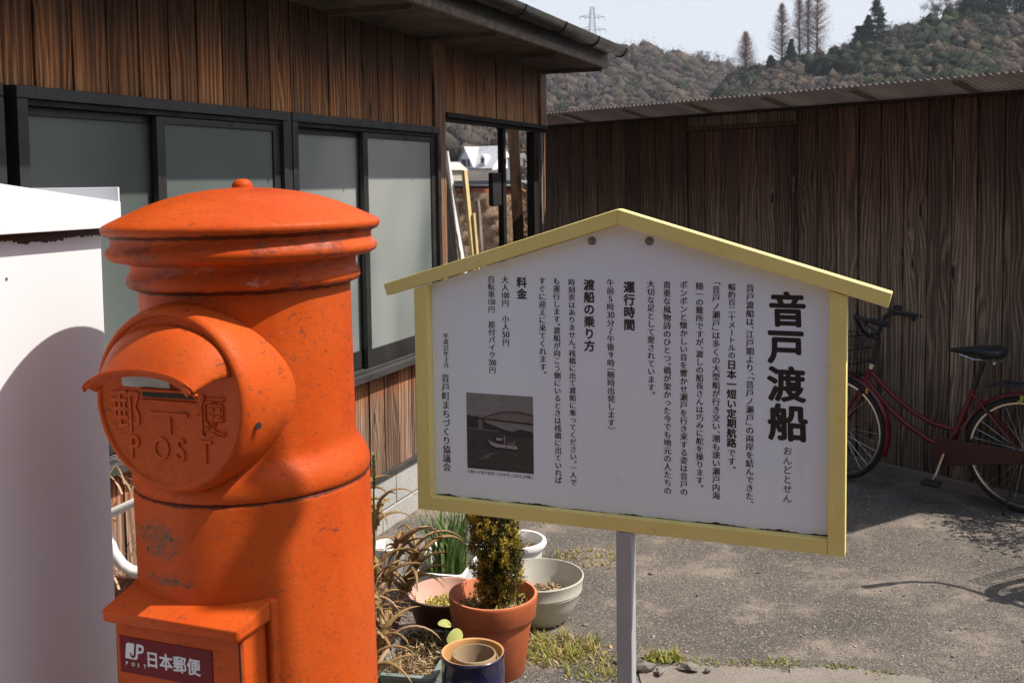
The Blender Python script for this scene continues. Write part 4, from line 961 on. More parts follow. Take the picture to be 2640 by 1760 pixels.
obj('grass_bank', b.mesh('grass_bank', M['drygrass']), loc=(x, y, z+.8), rot=(0, 0, radians(-18)), kind='structure', label='dry orange grass bank below the clipped bushes')
# small gabled roof on the skyline left of the lone conifer
x, y, z = on(12.35, 299)
hh = empty('hilltop_hut', (x, y, z-.5), radians(-20), 'small brown hut roof peeping over the skyline beside the lone conifer', 'hut')
part('roof', MB().prism([(-4.2, 1.6), (-3.3, 3.4), (3.0, 3.6), (4.0, 1.6)], -2, 2), PM('hut_roof', (.13, .085, .075), rough=.9), hh)
part('wall', MB().box(-3.2, 3.2, -1.8, 1.8, 0, 1.595), PM('hut_wall', (.20, .15, .12), rough=.9), hh)

# graveyard on the far hill
M['granite'] = PM('grave_granite', (.26, .26, .28), var=.25, rough=.8)
M['granite_l'] = PM('pale_grave_granite', (.42, .40, .37), var=.15, rough=.8)
gm = MB().box(-.55, .55, -.55, .55, -.4, .5).box(-.4, .4, -.4, .4, .5, .85).box(-.24, .24, -.24, .24, .85, 2.3).mesh('gravestone', M['granite'])
gm2 = MB().box(-.9, .9, -.55, .55, -.4, .5).box(-.7, .7, -.12, .12, .5, 1.5).mesh('gravestone', M['granite_l'])
r0 = random.Random(5)
for row in range(9):
    for k in range(16):
        az = 1.75+k*.20+r0.uniform(-.05, .05)+row*.05; d = 330+row*9+k*1.5+r0.uniform(-2, 2)
        if r0.random() < .18 or (row < 2 and k > 6) or (row > 6 and k < 3): continue
        e_target = 4.0+.035*k*2.0+row*.10-(.15 if k < 3 else 0)
        x, y, z = on(az, d, RA, PA)
        obj('gravestone', gm if r0.random() < .72 else gm2, None, (x, y, z+2.3+r0.uniform(0, .5)), (0, 0, radians(r0.uniform(-25, 5))), 'grey stone grave marker on the terraced hillside graveyard', 'gravestone', 'gravestones on the far hillside').scale = (1, 1, r0.uniform(.7, 1.25))
b = MB()
for row in range(9):
    pts = []
    for k in range(17):
        az = 1.65+k*.20+row*.05; d = 330+row*9+k*1.5; x, y, z = on(az, d, RA, PA); pts.append((x, y, z))
    for k in range(16):
        (xa, ya, za), (xb, yb, zb) = pts[k], pts[k+1]
        b.add([(xa, ya-4, za-1), (xb, yb-4, zb-1), (xb, yb-4, zb+2.1), (xa, ya-4, za+2.1), (xb, yb+5, zb+2.3), (xa, ya+5, za+2.3)], [(0, 1, 2, 3), (3, 2, 4, 5)])
obj('graveyard_terraces', b.mesh('graveyard_terraces', PM('terrace_earth', (.11, .095, .08), rough=1)), kind='structure', label='earth terraces that carry the graves')
# concrete culvert arch low on the far hill
x, y, z = on(7.0, 215, RA, PA)
# power pylon
x, y, z = on(4.5, 560, RA, PA)
py = empty('power_pylon', (x, y, z-3), radians(8), 'grey lattice power pylon standing on the far hilltop against the sky', 'pylon')
b = MB(); Hh = 38.
def leg(zz, s1, s2): w_ = 3.6*(1-zz/Hh)**1.0*.62+.9; return Vector((s1*w_, s2*w_, zz))
lv = [0, 6, 11, 15.5, 19.5, 23, 26, 29, 32, 35, Hh]
for s1, s2 in ((1, 1), (1, -1), (-1, -1), (-1, 1)): b.tube([leg(z_, s1, s2) for z_ in lv], .10, 4)
part('tower_leg', b, M['screw'], py, kind='stuff')
b = MB()
for a, c in zip(lv, lv[1:]):
    for (p, q) in (((1, 1), (1, -1)), ((1, -1), (-1, -1)), ((-1, -1), (-1, 1)), ((-1, 1), (1, 1))):
        b.tube([leg(a, *p), leg(c, *q)], .05, 4, False); b.tube([leg(a, *q), leg(c, *p)], .05, 4, False); b.tube([leg(c, *p), leg(c, *q)], .05, 4, False)
part('bracing', b, M['screw'], py, kind='stuff')
for zc, hw in ((19.5, 6.6), (26, 7.4), (32.5, 6.6)):
    for sgn in (-1, 1):
        b = MB(); b.tube([(sgn*1.2, .6, zc), (sgn*hw, 0, zc+.3)], .12, 4).tube([(sgn*1.2, -.6, zc), (sgn*hw, 0, zc+.3)], .12, 4).tube([(sgn*1.0, 0, zc+1.7), (sgn*hw, 0, zc+.3)], .12, 4)
        for f in (.4, .7): b.tube([(sgn*(1.2+(hw-1.2)*f), 0, zc+.1), (sgn*(1.0+(hw-1.0)*f), 0, zc+1.7-1.4*f)], .08, 4)
        arm_ = part('cross_arm', b, M['screw'], py)
        for f in (.55, 1.): part('insulator', MB().tube([(sgn*hw*f, 0, zc+.2), (sgn*hw*f, 0, zc-1.5)], .16, 6), M['granite_l'], arm_)

# white house far away, seen through the passage
HX, HY = -6.25, 190.
wh = empty('white_house', (HX, HY, 0), radians(-35), 'white house with steep gables, dormer and arcade far off, seen through the passage', 'house')
WW = PM('white_render', (.78, .78, .78), var=.04, rough=.8); WR = PM('pale_slate_roof', (.50, .49, .50), var=.1, sc=3, rough=.6); WD = mat('dark_window_glass', (.05, .055, .06), .2)
part('plinth', MB().box(-4.8, 4.8, -.2, 8.6, 0, 2.0), PM('house_base', (.3, .29, .27), rough=.9), wh)
part('wall', MB().box(-4.2, 3.6, 0, 8, 2.0, 4.1), WW, wh)
def gable(name, x0, x1, y0, y1, zb, zp, m=WW): return part(name, MB().prism([(x0, zb), (x1, zb), ((x0+x1)/2, zp)], y0, y1), m, wh)
gable('front_gable', -4.2, -.4, -.3, .0, 4.12, 7.7)
b = MB(); b.add([(-4.7, -.7, 3.75), (-2.3, -.7, 8.0), (-2.3, 4, 8.0), (-4.7, 4, 3.75), (.05, -.7, 3.75), (.05, 4, 3.75)], [(0, 1, 2, 3), (1, 4, 5, 2)]); part('roof', b, WR, wh)
# main roof, ridge along x; lit end gable to the right
b = MB(); b.add([(-4.6, -.5, 3.95), (3.9, -.5, 3.95), (3.9, 4, 8.1), (-4.6, 4, 8.1), (-4.6, 8.5, 3.95), (3.9, 8.5, 3.95)], [(0, 1, 2, 3), (3, 2, 5, 4)]); part('roof', b, WR, wh)
b = MB(); b.add([(3.6, 0, 4.11), (3.6, 8, 4.11), (3.6, 4, 7.75), (3.4, 0, 4.11), (3.4, 8, 4.11), (3.4, 4, 7.75)], [(0, 1, 2), (5, 4, 3), (0, 2, 5, 3), (1, 4, 5, 2)]); part('end_gable', b, WW, wh)
def win(x0, x1, z0, z1, y=-.32):
    f = part('window', MB().box(x0-.1, x1+.1, y-.04, y, z0-.1, z1+.1), WW, wh); part('pane', MB().box(x0, x1, y-.06, y-.042, z0, z1), WD, f)
win(-3.2, -2.0, 4.3, 5.7); win(-1.8, -1.2, 4.3, 5.7)
f = part('window', MB().box(3.6, 3.66, 2.4, 4.4, 4.6, 5.9), WW, wh); part('pane', MB().box(3.665, 3.68, 2.55, 4.25, 4.75, 5.75), WD, f)
f = part('dormer', MB().prism([(.9, 4.6), (1.9, 4.6), (1.9, 5.9), (1.4, 6.5), (.9, 5.9)], .0, 2.0), WW, wh); part('pane', MB().box(1.1, 1.7, -.02, -.005, 4.9, 5.8), WD, f)
for i in range(5):
    x = -3.9+i*1.45; part('arch_opening', MB().prism([(x, 2.1), (x+1.0, 2.1), (x+1.0, 3.3), (x+.8, 3.6), (x+.2, 3.6), (x, 3.3)], -.02, -.005), WD, wh)
part('garage', MB().box(3.62, 7.6, 1.5, 6.5, 1.9, 3.9), PM('garage_render', (.45, .46, .50), rough=.8), wh)
part('garage_door', MB().box(5.0, 7.2, 1.46, 1.49, 1.95, 3.2), WW, wh)
part('aerial', MB().tube([(0, 4, 8.1), (0, 4, 10.2)], .05, 5).tube([(-.6, 4, 9.8), (.6, 4, 9.8)], .04, 5), M['screw'], wh)
def smallhouse(x, y, rz, w_, d_, h, rh, wm, rm, label):
    t = empty('tiled_house', (x, y, 0), rz, label, 'house'); part('wall', MB().box(-w_/2, w_/2, -d_/2, d_/2, 0, h), wm, t)
    part('roof', MB().prism([(-w_/2-.5, h), (w_/2+.5, h), (w_/2-1, h+rh), (-w_/2+1, h+rh)], -d_/2-.5, d_/2+.5), rm, t)
    for i in range(3 if w_ > 4 else 0): part('window', MB().box(-w_/2+.8+i*w_/3.2, -w_/2+2.0+i*w_/3.2, -d_/2-.05, -d_/2-.002, h*.4, h*.75), WD, t)
TG = PM('grey_tiles', (.13, .13, .14), var=.2, sc=6, rough=.6)
smallhouse(-8.9, 152, radians(-25), 2.6, 4, 3.3, 1.2, PM('beige_wall', (.40, .36, .30), rough=.9), PM('pale_tiles', (.42, .40, .36), rough=.8), 'low pale roofed house left of the white house')
smallhouse(-1.5, 75, radians(-15), 8, 6, .9, .8, PM('dim_wall', (.16, .14, .13), rough=.9), TG, 'low grey tiled roof in front of the white house')
smallhouse(1.6, 95, radians(-8), 7, 6, 1.0, .7, PM('red_fascia', (.42, .07, .06), rough=.8), PM('white_roof', (.55, .53, .52), rough=.8), 'small red and white building right of the pale post')
smallhouse(2.3, 120, radians(5), 5, 5, 4.2, .5, WW, WR, 'narrow white building glimpsed right of the pale post')
V, F = cards(np.c_[rng.uniform(-9, 3, 5000), rng.uniform(60, 68, 5000), rng.uniform(-.2, 1.25, 5000)*rng.uniform(.6, 1, 5000)], .25, aspect=1.2)
bulk('hedge_bank', V, F, M['evergreen2'], kind='stuff', label='dark scrub in front of the white house')
o = bar('aerial_stick', (.27, 8.15, 2.03), (.245, 8.15, 2.20), .010, .010, 'wood_grey', 'pale forked stick standing at the left end of the shed roof', 'stick')
part('prong', MB().tube([(.006, 0, .02), (.045, .0, .19)], .0035, 6), M['wood_grey'], o)

# ------------------------------------------------------------------ the yard behind the camera: a dark building added to block low sky light
yb = empty('sky_blocking_building', (1.5, -9.5, 0), 0, 'unseen plain dark building behind the viewer, added to block low sky light', 'building')
part('wall', MB().box(-13, 11, -6, 0, 0, 6.2), PM('sky_blocking_wall', (.10, .085, .075), rough=.8), yb)
part('roof', MB().prism([(-13.6, 6.2), (11.6, 6.2), (10.4, 7.6), (-12.4, 7.6)], -6.6, .6), M['roof'], yb)
for i in range(8):
    f = part('window', MB().box(-12+i*2.9, -10.2+i*2.9, .01, .06, 1.0, 2.4), M['alu'], yb); part('pane', MB().box(-11.9+i*2.9, -10.3+i*2.9, .061, .07, 1.1, 2.3), WD, f)
lb_ = empty('street_house', (-9.0, -1.0, 0), 0, 'dark clad house beyond the left edge of the view', 'house')
part('wall', MB().box(-5, 0, -7, 2.5, 0, 5.0), PM('street_wall', (.12, .10, .09), rough=.8), lb_)
part('roof', MB().prism([(-5.5, 5.0), (.5, 5.0), (-.8, 6.2), (-4.2, 6.2)], -7.4, 2.9), M['roof'], lb_)
hill('hill', np.array([[95, 5], [130, 7], [180, 8], [230, 8], [285, 6]]), 150, 420, 600, 95, 285, 9, M['hillsoil'], 'wooded hills across the water behind the viewer')

# ------------------------------------------------------------------ flower pots
def pot(name, loc, prof, inner, m, label, cat='flower pot', group='flower pots beside the notice board', soilz=None, soilr=None, mi=None, soil='soil', seg=56, tilt=0):
    """prof: outer profile bottom to top, inner: rim down to the floor"""
    o = obj(name, MB().lathe(prof+inner, seg, capt=True).mesh(name, M[m], True, 40), None, loc, (tilt, 0, 0), label, cat, group)
    if mi:
        o.data.materials.append(M[mi]); np_ = len(prof)
        for i, p in enumerate(o.data.polygons):
            if i >= (np_-1)*seg and i < len(o.data.polygons)-2 or i == len(o.data.polygons)-1: p.material_index = 1
    if soilz is not None:
        r1 = np.random.default_rng(int(abs(loc[0])*1000)); b = MB(); rings = 7; sg = 26
        b.v.append((0, 0, soilz))
        for j in range(1, rings+1):
            for k in range(sg): a = 2*pi*k/sg; rr = soilr*j/rings; b.v.append((rr*cos(a), rr*sin(a), soilz+r1.normal(0, .003)-.006*(j == rings)))
        for k in range(sg): b.f.append((0, 1+k, 1+(k+1) % sg))
        for j in range(rings-1):
            for k in range(sg): b.f.append((1+j*sg+k, 1+(j+1)*sg+k, 1+(j+1)*sg+(k+1) % sg, 1+j*sg+(k+1) % sg))
        part('soil', b, M[soil], o, True)
    return o
def crumbs(parent, m, n, R_, z, size, asp=1.5, name='litter', flat=.4, hgt=.012):
    a = rng.uniform(0, 2*pi, n); r_ = R_*np.sqrt(rng.random(n)); V, F = cards(np.c_[r_*np.cos(a), r_*np.sin(a), z+rng.random(n)*hgt], size*rng.uniform(.5, 1.4, n), aspect=asp)
    return bulk(name, V, F, M[m], parent, kind='stuff')
tp = pot('terracotta_pot', (-.079, 3.438, 0), [(.100, 0), (.105, .006), (.130, .188), (.1405, .192), (.1440, .198), (.1495, .258), (.150, .265), (.148, .2685)], [(.141, .2685), (.139, .262), (.130, .20), (.122, .14)], 'terra', 'big terracotta pot holding the golden topiary', soilz=.205, soilr=.130, mi='terra_in')
crumbs(tp, 'straw', 700, .125, .205, .008, 2.2); crumbs(tp, 'weed', 160, .12, .21, .012, 2, name='seedlings', hgt=.03)
pp_ = pot('pink_clay_bowl', (-.251, 3.663, 0), [(.085, 0), (.09, .005), (.128, .13), (.137, .172), (.139, .180), (.137, .184)], [(.131, .184), (.127, .172), (.110, .12), (.09, .10)], 'darkclay', 'wide clay bowl with pale pink inside and yellow moss, left of the terracotta pot', soilz=.115, soilr=.105, mi='pinkpot')
crumbs(pp_, 'sedum', 1500, .085, .115, .009, 1.2, name='moss', hgt=.03)
gb = pot('cream_plastic_bowl', (.085, 3.845, 0), [(.085, 0), (.100, .006), (.128, .040), (.150, .085), (.158, .115), (.1605, .118), (.1600, .122), (.163, .126), (.1622, .130), (.168, .165), (.1700, .170), (.1685, .1735)], [(.1640, .1735), (.1610, .165), (.150, .11), (.135, .075)], 'cream', 'wide cream plastic bowl with dry soil, right of the terracotta pot', soilz=.082, soilr=.136)
crumbs(gb, 'straw', 900, .125, .083, .009, 1.8)
wp = pot('white_plastic_pot', (.006, 4.216, 0), [(.085, 0), (.090, .005), (.104, .140), (.107, .150), (.117, .154), (.122, .166), (.119, .178), (.113, .182)], [(.105, .180), (.101, .170), (.095, .12), (.09, .1)], 'whitepot', 'white pot with thick rolled rim and pale gravel, farthest back', soilz=.125, soilr=.094)
crumbs(wp, 'straw', 900, .085, .126, .009, 1.2)
bk = pot('white_bucket', (-.532, 4.254, 0), [(.055, 0), (.058, .005), (.070, .135), (.074, .140), (.0745, .150), (.072, .152)], [(.067, .152), (.064, .13), (.055, .04)], 'whitepot', 'small white bucket half hidden behind the orange post box and aloe')
bp = pot('blue_glazed_pot', (-.135, 3.093, 0), [(.070, 0), (.078, .008), (.094, .10), (.0965, .17), (.0955, .205), (.0990, .214), (.0985, .222), (.0955, .2245)], [(.0895, .2225), (.0875, .212), (.087, .15), (.080, .05)], 'blue', 'dark blue glazed pot with smaller pots nested inside', mi='tanclay')
pot('small_clay_pot', (-.131, 3.088, .075), [(.038, 0), (.041, .004), (.0590, .118), (.0660, .120), (.0675, .143), (.066, .146)], [(.0615, .146), (.0600, .138), (.052, .08), (.038, .02)], 'olive', 'inner brown clay pot nested in the blue glazed pot', group='small clay pots nested in the blue pot')
pot('small_clay_pot', (-.129, 3.087, .066), [(.040, 0), (.043, .004), (.0640, .118), (.0710, .120), (.0725, .140), (.0715, .142)], [(.0690, .142), (.0660, .13), (.062, .118), (.042, .02)], 'olive', 'outer brown clay pot around the innermost one in the blue glazed pot', group='small clay pots nested in the blue pot')
def tray(name, loc, rz, w_, l_, h, m, label, tap=.02, rim=.012, soilm='soil'):
    t = empty(name, loc, rz, label, 'planter'); b = MB()
    def rr(x0, x1, y0, y1, z, rad=.02, n=5):
        P_ = []
        for cx, cy, a0 in ((x1-rad, y1-rad, 0), (x0+rad, y1-rad, pi/2), (x0+rad, y0+rad, pi), (x1-rad, y0+rad, 3*pi/2)):
            for k in range(n): a = a0+pi/2*k/(n-1); P_.append((cx+rad*cos(a), cy+rad*sin(a), z))
        return P_
    rings = [rr(tap, w_-tap, tap, l_-tap, 0), rr(0, w_, 0, l_, h-.012), rr(-rim, w_+rim, -rim, l_+rim, h-.010), rr(-rim, w_+rim, -rim, l_+rim, h), rr(.006, w_-.006, .006, l_-.006, h), rr(.014, w_-.014, .014, l_-.014, h*.5)]
    for g_ in rings: b.v += g_
    n = len(rings[0])
    for j in range(len(rings)-1):
        for k in range(n): b.f.append((j*n+k, j*n+(k+1) % n, (j+1)*n+(k+1) % n, (j+1)*n+k))
    b.f.append(tuple(range(n))[::-1]); part('body', b, M[m], t, True, angle=35)
    part('soil', MB().add(rr(.012, w_-.012, .012, l_-.012, h*.62), [tuple(range(n))]), M[soilm], t); return t
gpl = tray('green_planter', (-.443, 3.179, 0), radians(-11.3), .180, .325, .12, 'planter', 'grey green rectangular planter full of dry stalks at the bottom left of the pots')
n = 2600; V, F = cards(np.c_[rng.uniform(.016, .165, n), rng.uniform(.016, .31, n), .076+rng.random(n)**2*.06], .004, aspect=7, upbias=.3); bulk('dry_stalks', V, F, M['straw'], gpl, kind='stuff')
n = 900; V, F = cards(np.c_[rng.uniform(.02, .16, n), rng.uniform(.14, .31, n), .08+rng.random(n)*.05], .005, aspect=5, upbias=.2); bulk('dark_litter', V, F, M['topiary_in'], gpl, kind='stuff')
wpl = tray('white_planter', (-.416, 3.944, 0), radians(-13.2), .215, .34, .15, 'whitepot', 'white rectangular planter with upright green strap leaves', rim=.008)
def blade(b, p, az, L_, w_, lean_, curl, n=6):
    d = Vector((cos(az), sin(az), 0)); sd2 = Vector((-sin(az), cos(az), 0)); q = Vector(p); o = len(b.v); ang = lean_
    for i in range(n+1):
        t = i/n; ww = w_*(1-t**2.2)*.5+.0004; b.v += [tuple(q-sd2*ww), tuple(q+d*ww*.35*0+Vector((0, 0, 0))), tuple(q+sd2*ww)]
        ang = lean_+curl*t; q = q+(Vector((0, 0, 1))*cos(ang)+d*sin(ang))*(L_/n)
    for i in range(n): a = o+i*3; b.f += [(a, a+1, a+4, a+3), (a+1, a+2, a+5, a+4)]
b = MB()
for i in range(150):
    blade(b, (rng.normal(.118, .034), rng.normal(.17, .05), .09), rng.uniform(0, 2*pi), rng.uniform(.16, .33), rng.uniform(.007, .013), rng.uniform(.0, .30), rng.uniform(.05, .75))
part('strap_leaves', b, M['strap'], wpl, kind='stuff')
# golden topiary
tpn = empty('golden_topiary', (-.070, 3.425, .200), 0, 'column of golden green conifer foliage growing in the terracotta pot', 'shrub')
part('trunk', MB().tube([(0, 0, 0), (.004, 0, .2), (0, 0, .50)], [.010, .009, .006], 8), M['twig'], tpn)
def topi_r(z): return np.interp(z, [.03, .07, .13, .2, .28, .34, .42, .5, .6], [.026, .046, .066, .078, .084, .090, .104, .100, .070])
def topi(nt, k, spread, fr, sz, asp, nm, m, seed, ub=.9):
    r0 = np.random.default_rng(seed); z = r0.uniform(.04, .60, nt); a = r0.uniform(0, 2*pi, nt)
    R_ = topi_r(z)*fr(r0.random(nt))*(1+.20*np.sin(a*2+z*14)); c = np.c_[R_*np.cos(a)+.010*np.sin(z*11), R_*np.sin(a), z]
    P_ = (c[:, None]+r0.normal(0, spread, (nt, k, 3))*np.array([1, 1, 1.5])).reshape(-1, 3); P_[:, 2] = np.maximum(P_[:, 2], .012)
    V, F = cards(P_, sz*rng.uniform(.6, 1.3, len(P_)), aspect=asp, upbias=ub); return bulk(nm, V, F, M[m], tpn, kind='stuff')
topi(260, 50, .011, lambda u: .15+.65*u**.6, .006, 2.4, 'inner_foliage', 'topiary_in', 5)
topi(200, 62, .0060, lambda u: .84+.30*u, .0040, 3.0, 'golden_tips', 'topiary', 6)
topi(130, 50, .0070, lambda u: .80+.28*u, .0040, 3.0, 'green_tips', 'topiary_in', 8)
# aloe
al = empty('aloe_plant', (-.42, 3.42, 0), 0, 'sprawling orange tinged aloe with curling leaves right beside the post box', 'plant')
pot('aloe_pot', (-.52, 3.42, 0), [(.09, 0), (.125, .18), (.13, .19)], [(.12, .19), (.11, .15)], 'darkclay', 'dark clay pot of the aloe half hidden behind the post box', soilz=.16, soilr=.112)
lms = []
for k in range(8):
    r1 = random.Random(k); b = MB(); L_ = r1.uniform(.13, .24); c_ = r1.uniform(1.2, 2.5); pts = []; rs = []; q = Vector((0, 0, 0)); ang = r1.uniform(.1, .7)
    for i in range(11):
        t = i/10; pts.append(tuple(q)); rs.append(.0130*(1-t)**.75*(1+.0*t)+.0006); q = q+Vector((sin(ang), r1.uniform(-.1, .1), cos(ang)))*(L_/10); ang += c_/10
    b.tube(pts, rs, 6, flat=.55)
    for i in range(2, 9):
        for s_ in (-1, 1): p = Vector(pts[i]); b.add([(p.x-.003, s_*rs[i]*.9, p.z), (p.x+.003, s_*rs[i]*.9, p.z), (p.x, s_*(rs[i]+.004), p.z+.002)], [(0, 1, 2)])
    lms.append(b.mesh('leaf', M['aloe'] if k % 8 else M['aloe_dry'], True))
st = []
r1 = random.Random(11)
for i, (x, y, z) in enumerate(((-.03, -.05, .36), (.02, .08, .40), (-.06, .10, .50), (.05, .0, .30), (-.05, -.12, .27), (.0, -.24, .22), (.07, .16, .33), (-.10, .02, .58), (-.02, -.35, .16))):
    part('stem', MB().tube([(-.10, 0, .15), (x*.6-.04, y*.6, z*.6), (x, y, z-.02)], [.009, .008, .007], 6), M['aloe_dry'], al, True)
    for k in range(9):
        o = obj('leaf', lms[r1.randrange(8)], al, (x+r1.uniform(-.01, .01), y+r1.uniform(-.01, .01), z-.03+k*.006), (r1.uniform(-.25, .25), 0, k*2.4+r1.uniform(-.4, .4))); sc = r1.uniform(.65, 1.15); o.scale = (sc, sc, sc)
n = 450; V, F = cards(np.c_[rng.normal(-.03, .055, n), rng.normal(-.08, .14, n), rng.uniform(.06, .42, n)], .006, aspect=6, upbias=-.2); bulk('dead_leaves', V, F, M['aloe_dry'], al, kind='stuff')
b = MB()
for i in range(70):
    z = .785+.1*i/70; a = i*2.4; blade(b, (-.398, 2.90, z), a, .014, .005, .5, .4, 2)
b.tube([(-.47, 3.1, .3), (-.405, 2.92, .6), (-.398, 2.9, .86)], [.004, .004, .002], 6)
obj('green_sprig', b.mesh('green_sprig', M['weed']), label='small upright green sprig peeping out right of the barrel shoulder', cat='plant')
o = obj('curling_leaf', MB().tube([(-.43, 2.95, .60), (-.40, 2.95, .70), (-.385, 2.95, .745), (-.36, 2.95, .765), (-.34, 2.95, .758)], [.011, .010, .008, .006, .001], 6, flat=.5).mesh('curling_leaf', M['aloe'], True), label='single curling aloe leaf reaching highest beside the barrel shoulder', cat='leaf')
# twig with two round leaves
tw = empty('twig_plant', (-.19, 3.30, 0), 0, 'thin twig with two round yellow green leaves in front of the terracotta pot', 'plant')
part('stem', MB().tube([(-.01, .02, .06), (-.015, .01, .16), (-.012, .0, .225), (.0, -.01, .26), (.02, -.01, .31)], [.0022, .002, .0018, .0015, .001], 5).tube([(-.014, .0, .20), (-.02, -.01, .24)], .0012, 5), M['twig'], tw)
def rleaf(c, r_, tl):
    b = MB(); n = 14; b.v.append((0, 0, .004))
    for k in range(n): a = 2*pi*k/n; b.v.append((r_*cos(a)*1.1, r_*sin(a)*.82*(1+.15*cos(a)), -.003*cos(2*a)))
    for k in range(n): b.f.append((0, 1+k, 1+(k+1) % n))
    part('leaf', b, M['roundleaf'], tw, True, loc=c, rot=tl)
rleaf((-.043, -.01, .226), .021, (radians(25), radians(12), .3)); rleaf((-.010, -.03, .192), .027, (radians(62), radians(-20), .6))

# ------------------------------------------------------------------ weeds, stones, broken slab
def weeds(loc, R_, n, hmax, label, m='weed', wmul=1.):
    b = MB()
    for i in range(n):
        a = rng.uniform(0, 2*pi); d = R_*sqrt(rng.random()); blade(b, (d*cos(a)*1.5, d*sin(a)*.8, 0), rng.uniform(0, 2*pi), hmax*rng.uniform(.35, 1), .0035*wmul*rng.uniform(.6, 1.5), rng.uniform(.2, 1.2), rng.uniform(.2, 1.2), 4)
    obj('weed_patch', b.mesh('weed_patch', M[m]), None, loc, label=label, kind='stuff')
weeds((.10, 3.60, 0), .13, 520, .055, 'weeds at the foot of the cream bowl')
weeds((.17, 3.52, 0), .11, 300, .035, 'low weeds right of the terracotta pot')
weeds((.10, 3.58, 0), .16, 260, .03, 'dry weeds around the cream bowl', 'straw')
weeds((.27, 3.40, 0), .08, 180, .03, 'weeds left of the grey sign post')
weeds((.30, 4.47, 0), .14, 260, .03, 'thin grass patch behind the cream bowl')
weeds((.30, 4.47, 0), .17, 200, .025, 'dry grass patch behind the cream bowl', 'straw')
weeds((.50, 3.50, 0), .045, 170, .05, 'bright weed tuft right of the sign post', wmul=1.5)
for x, y in ((.62, 3.47), (.78, 3.45), (.90, 3.46), (1.06, 3.41), (1.20, 3.36)): weeds((x, y, 0), .05, 90, .018, 'small weeds along the broken slab edge')
def stone_mesh(seed, k=1.):
    r0 = np.random.default_rng(seed); b = MB(); ph = (1+5**.5)/2
    vs = [(-1, ph, 0), (1, ph, 0), (-1, -ph, 0), (1, -ph, 0), (0, -1, ph), (0, 1, ph), (0, -1, -ph), (0, 1, -ph), (ph, 0, -1), (ph, 0, 1), (-ph, 0, -1), (-ph, 0, 1)]
    fs = [(0, 11, 5), (0, 5, 1), (0, 1, 7), (0, 7, 10), (0, 10, 11), (1, 5, 9), (5, 11, 4), (11, 10, 2), (10, 7, 6), (7, 1, 8), (3, 9, 4), (3, 4, 2), (3, 2, 6), (3, 6, 8), (3, 8, 9), (4, 9, 5), (2, 4, 11), (6, 2, 10), (8, 6, 7), (9, 8, 1)]
    return np.array(vs)/1.9*r0.uniform(.65, 1.1, (12, 1))*np.array([1, .8, .5]), np.array(fs)
n = 5200; base = [stone_mesh(i) for i in range(12)]; VV = []; FF = []; o_ = 0
px_ = rng.uniform(-1.2, 3.2, n); py_ = 3.15+5.2*rng.random(n)**1.6; sz = .0022+.0052*rng.random(n)**5+.0015*rng.random(n)
for i in range(n):
    v_, f_ = base[i % 12]; a = rng.uniform(0, 6.28); c_, s_ = cos(a), sin(a); v2 = v_*sz[i]; VV.append(np.c_[v2[:, 0]*c_-v2[:, 1]*s_+px_[i], v2[:, 0]*s_+v2[:, 1]*c_+py_[i], v2[:, 2]+sz[i]*.25]); FF.append(f_+o_); o_ += 12
def pebm(n, b):
    i = n.n('ShaderNodeNewGeometry'); n.l(n.ramp(i.outputs['Random Per Island'], [(0, (.05, .046, .042)), (.35, (.16, .14, .12)), (.7, (.30, .25, .205)), (1, (.50, .44, .38))]), b.inputs['Base Color']); b.inputs['Roughness'].default_value = .9
M['grit'] = mat('mixed_grit', fn=pebm)
bulk('gravel', np.concatenate(VV), np.concatenate(FF), M['grit'], kind='stuff', label='loose grit and small stones scattered over the asphalt')
r1 = random.Random(9)
sb = MB(); top = []; xs = [.405+i*.0085 for i in range(112)]; jy = 0.
for i, x in enumerate(xs):
    jy = jy*.72+r1.uniform(-.011, .011)
    top.append((x, 3.440-.07*((x-.4)/.9)**2+jy-(.035 if 16 < i < 24 or 55 < i < 60 else 0)-.04*max(0, (i-88)/24), .006))
m_ = len(top); sb.v = [t for t in top]+[(x, y+.004, -.004) for x, y, z in top]+[(x, 2.4, .006) for x, y, z in top]
for i in range(m_-1): sb.f += [(i, i+1, m_+i+1, m_+i), (2*m_+i, 2*m_+i+1, i+1, i)]
obj('broken_slab', sb.mesh('broken_slab', M['slab']), kind='structure', label='broken edge of a pale concrete slab at the bottom of the view')
for i, (x, y, s_, lab) in enumerate(((.425, 3.40, .035, 'flat square chunk of broken concrete right beside the sign post'), (.475, 3.375, .022, 'small brown broken chunk beside the flat square one'), (.575, 3.40, .034, 'pale rounded lump of concrete on the slab edge'), (.64, 3.385, .018, 'small pale lump right of the rounded one'), (.34, 3.47, .016, 'dark pebble lying left of the sign post'), (.255, 3.78, .012, 'white pebble left of the sign post near the cream bowl'), (.565, 4.28, .016, 'white pebble right of the sign post, farther back'))):
    v_, f_ = base[i]; b = MB(); b.v = [tuple(q) for q in v_*s_*np.array([1.3, 1, 1.0])]; b.f = [tuple(int(k) for k in q) for q in f_]
    o = obj('stone', b.mesh('stone', M['slab'] if i != 4 else M['twig']), None, (x, y, .02 if y < 3.46 else .004), (0, 0, i*1.3), lab, 'stone')
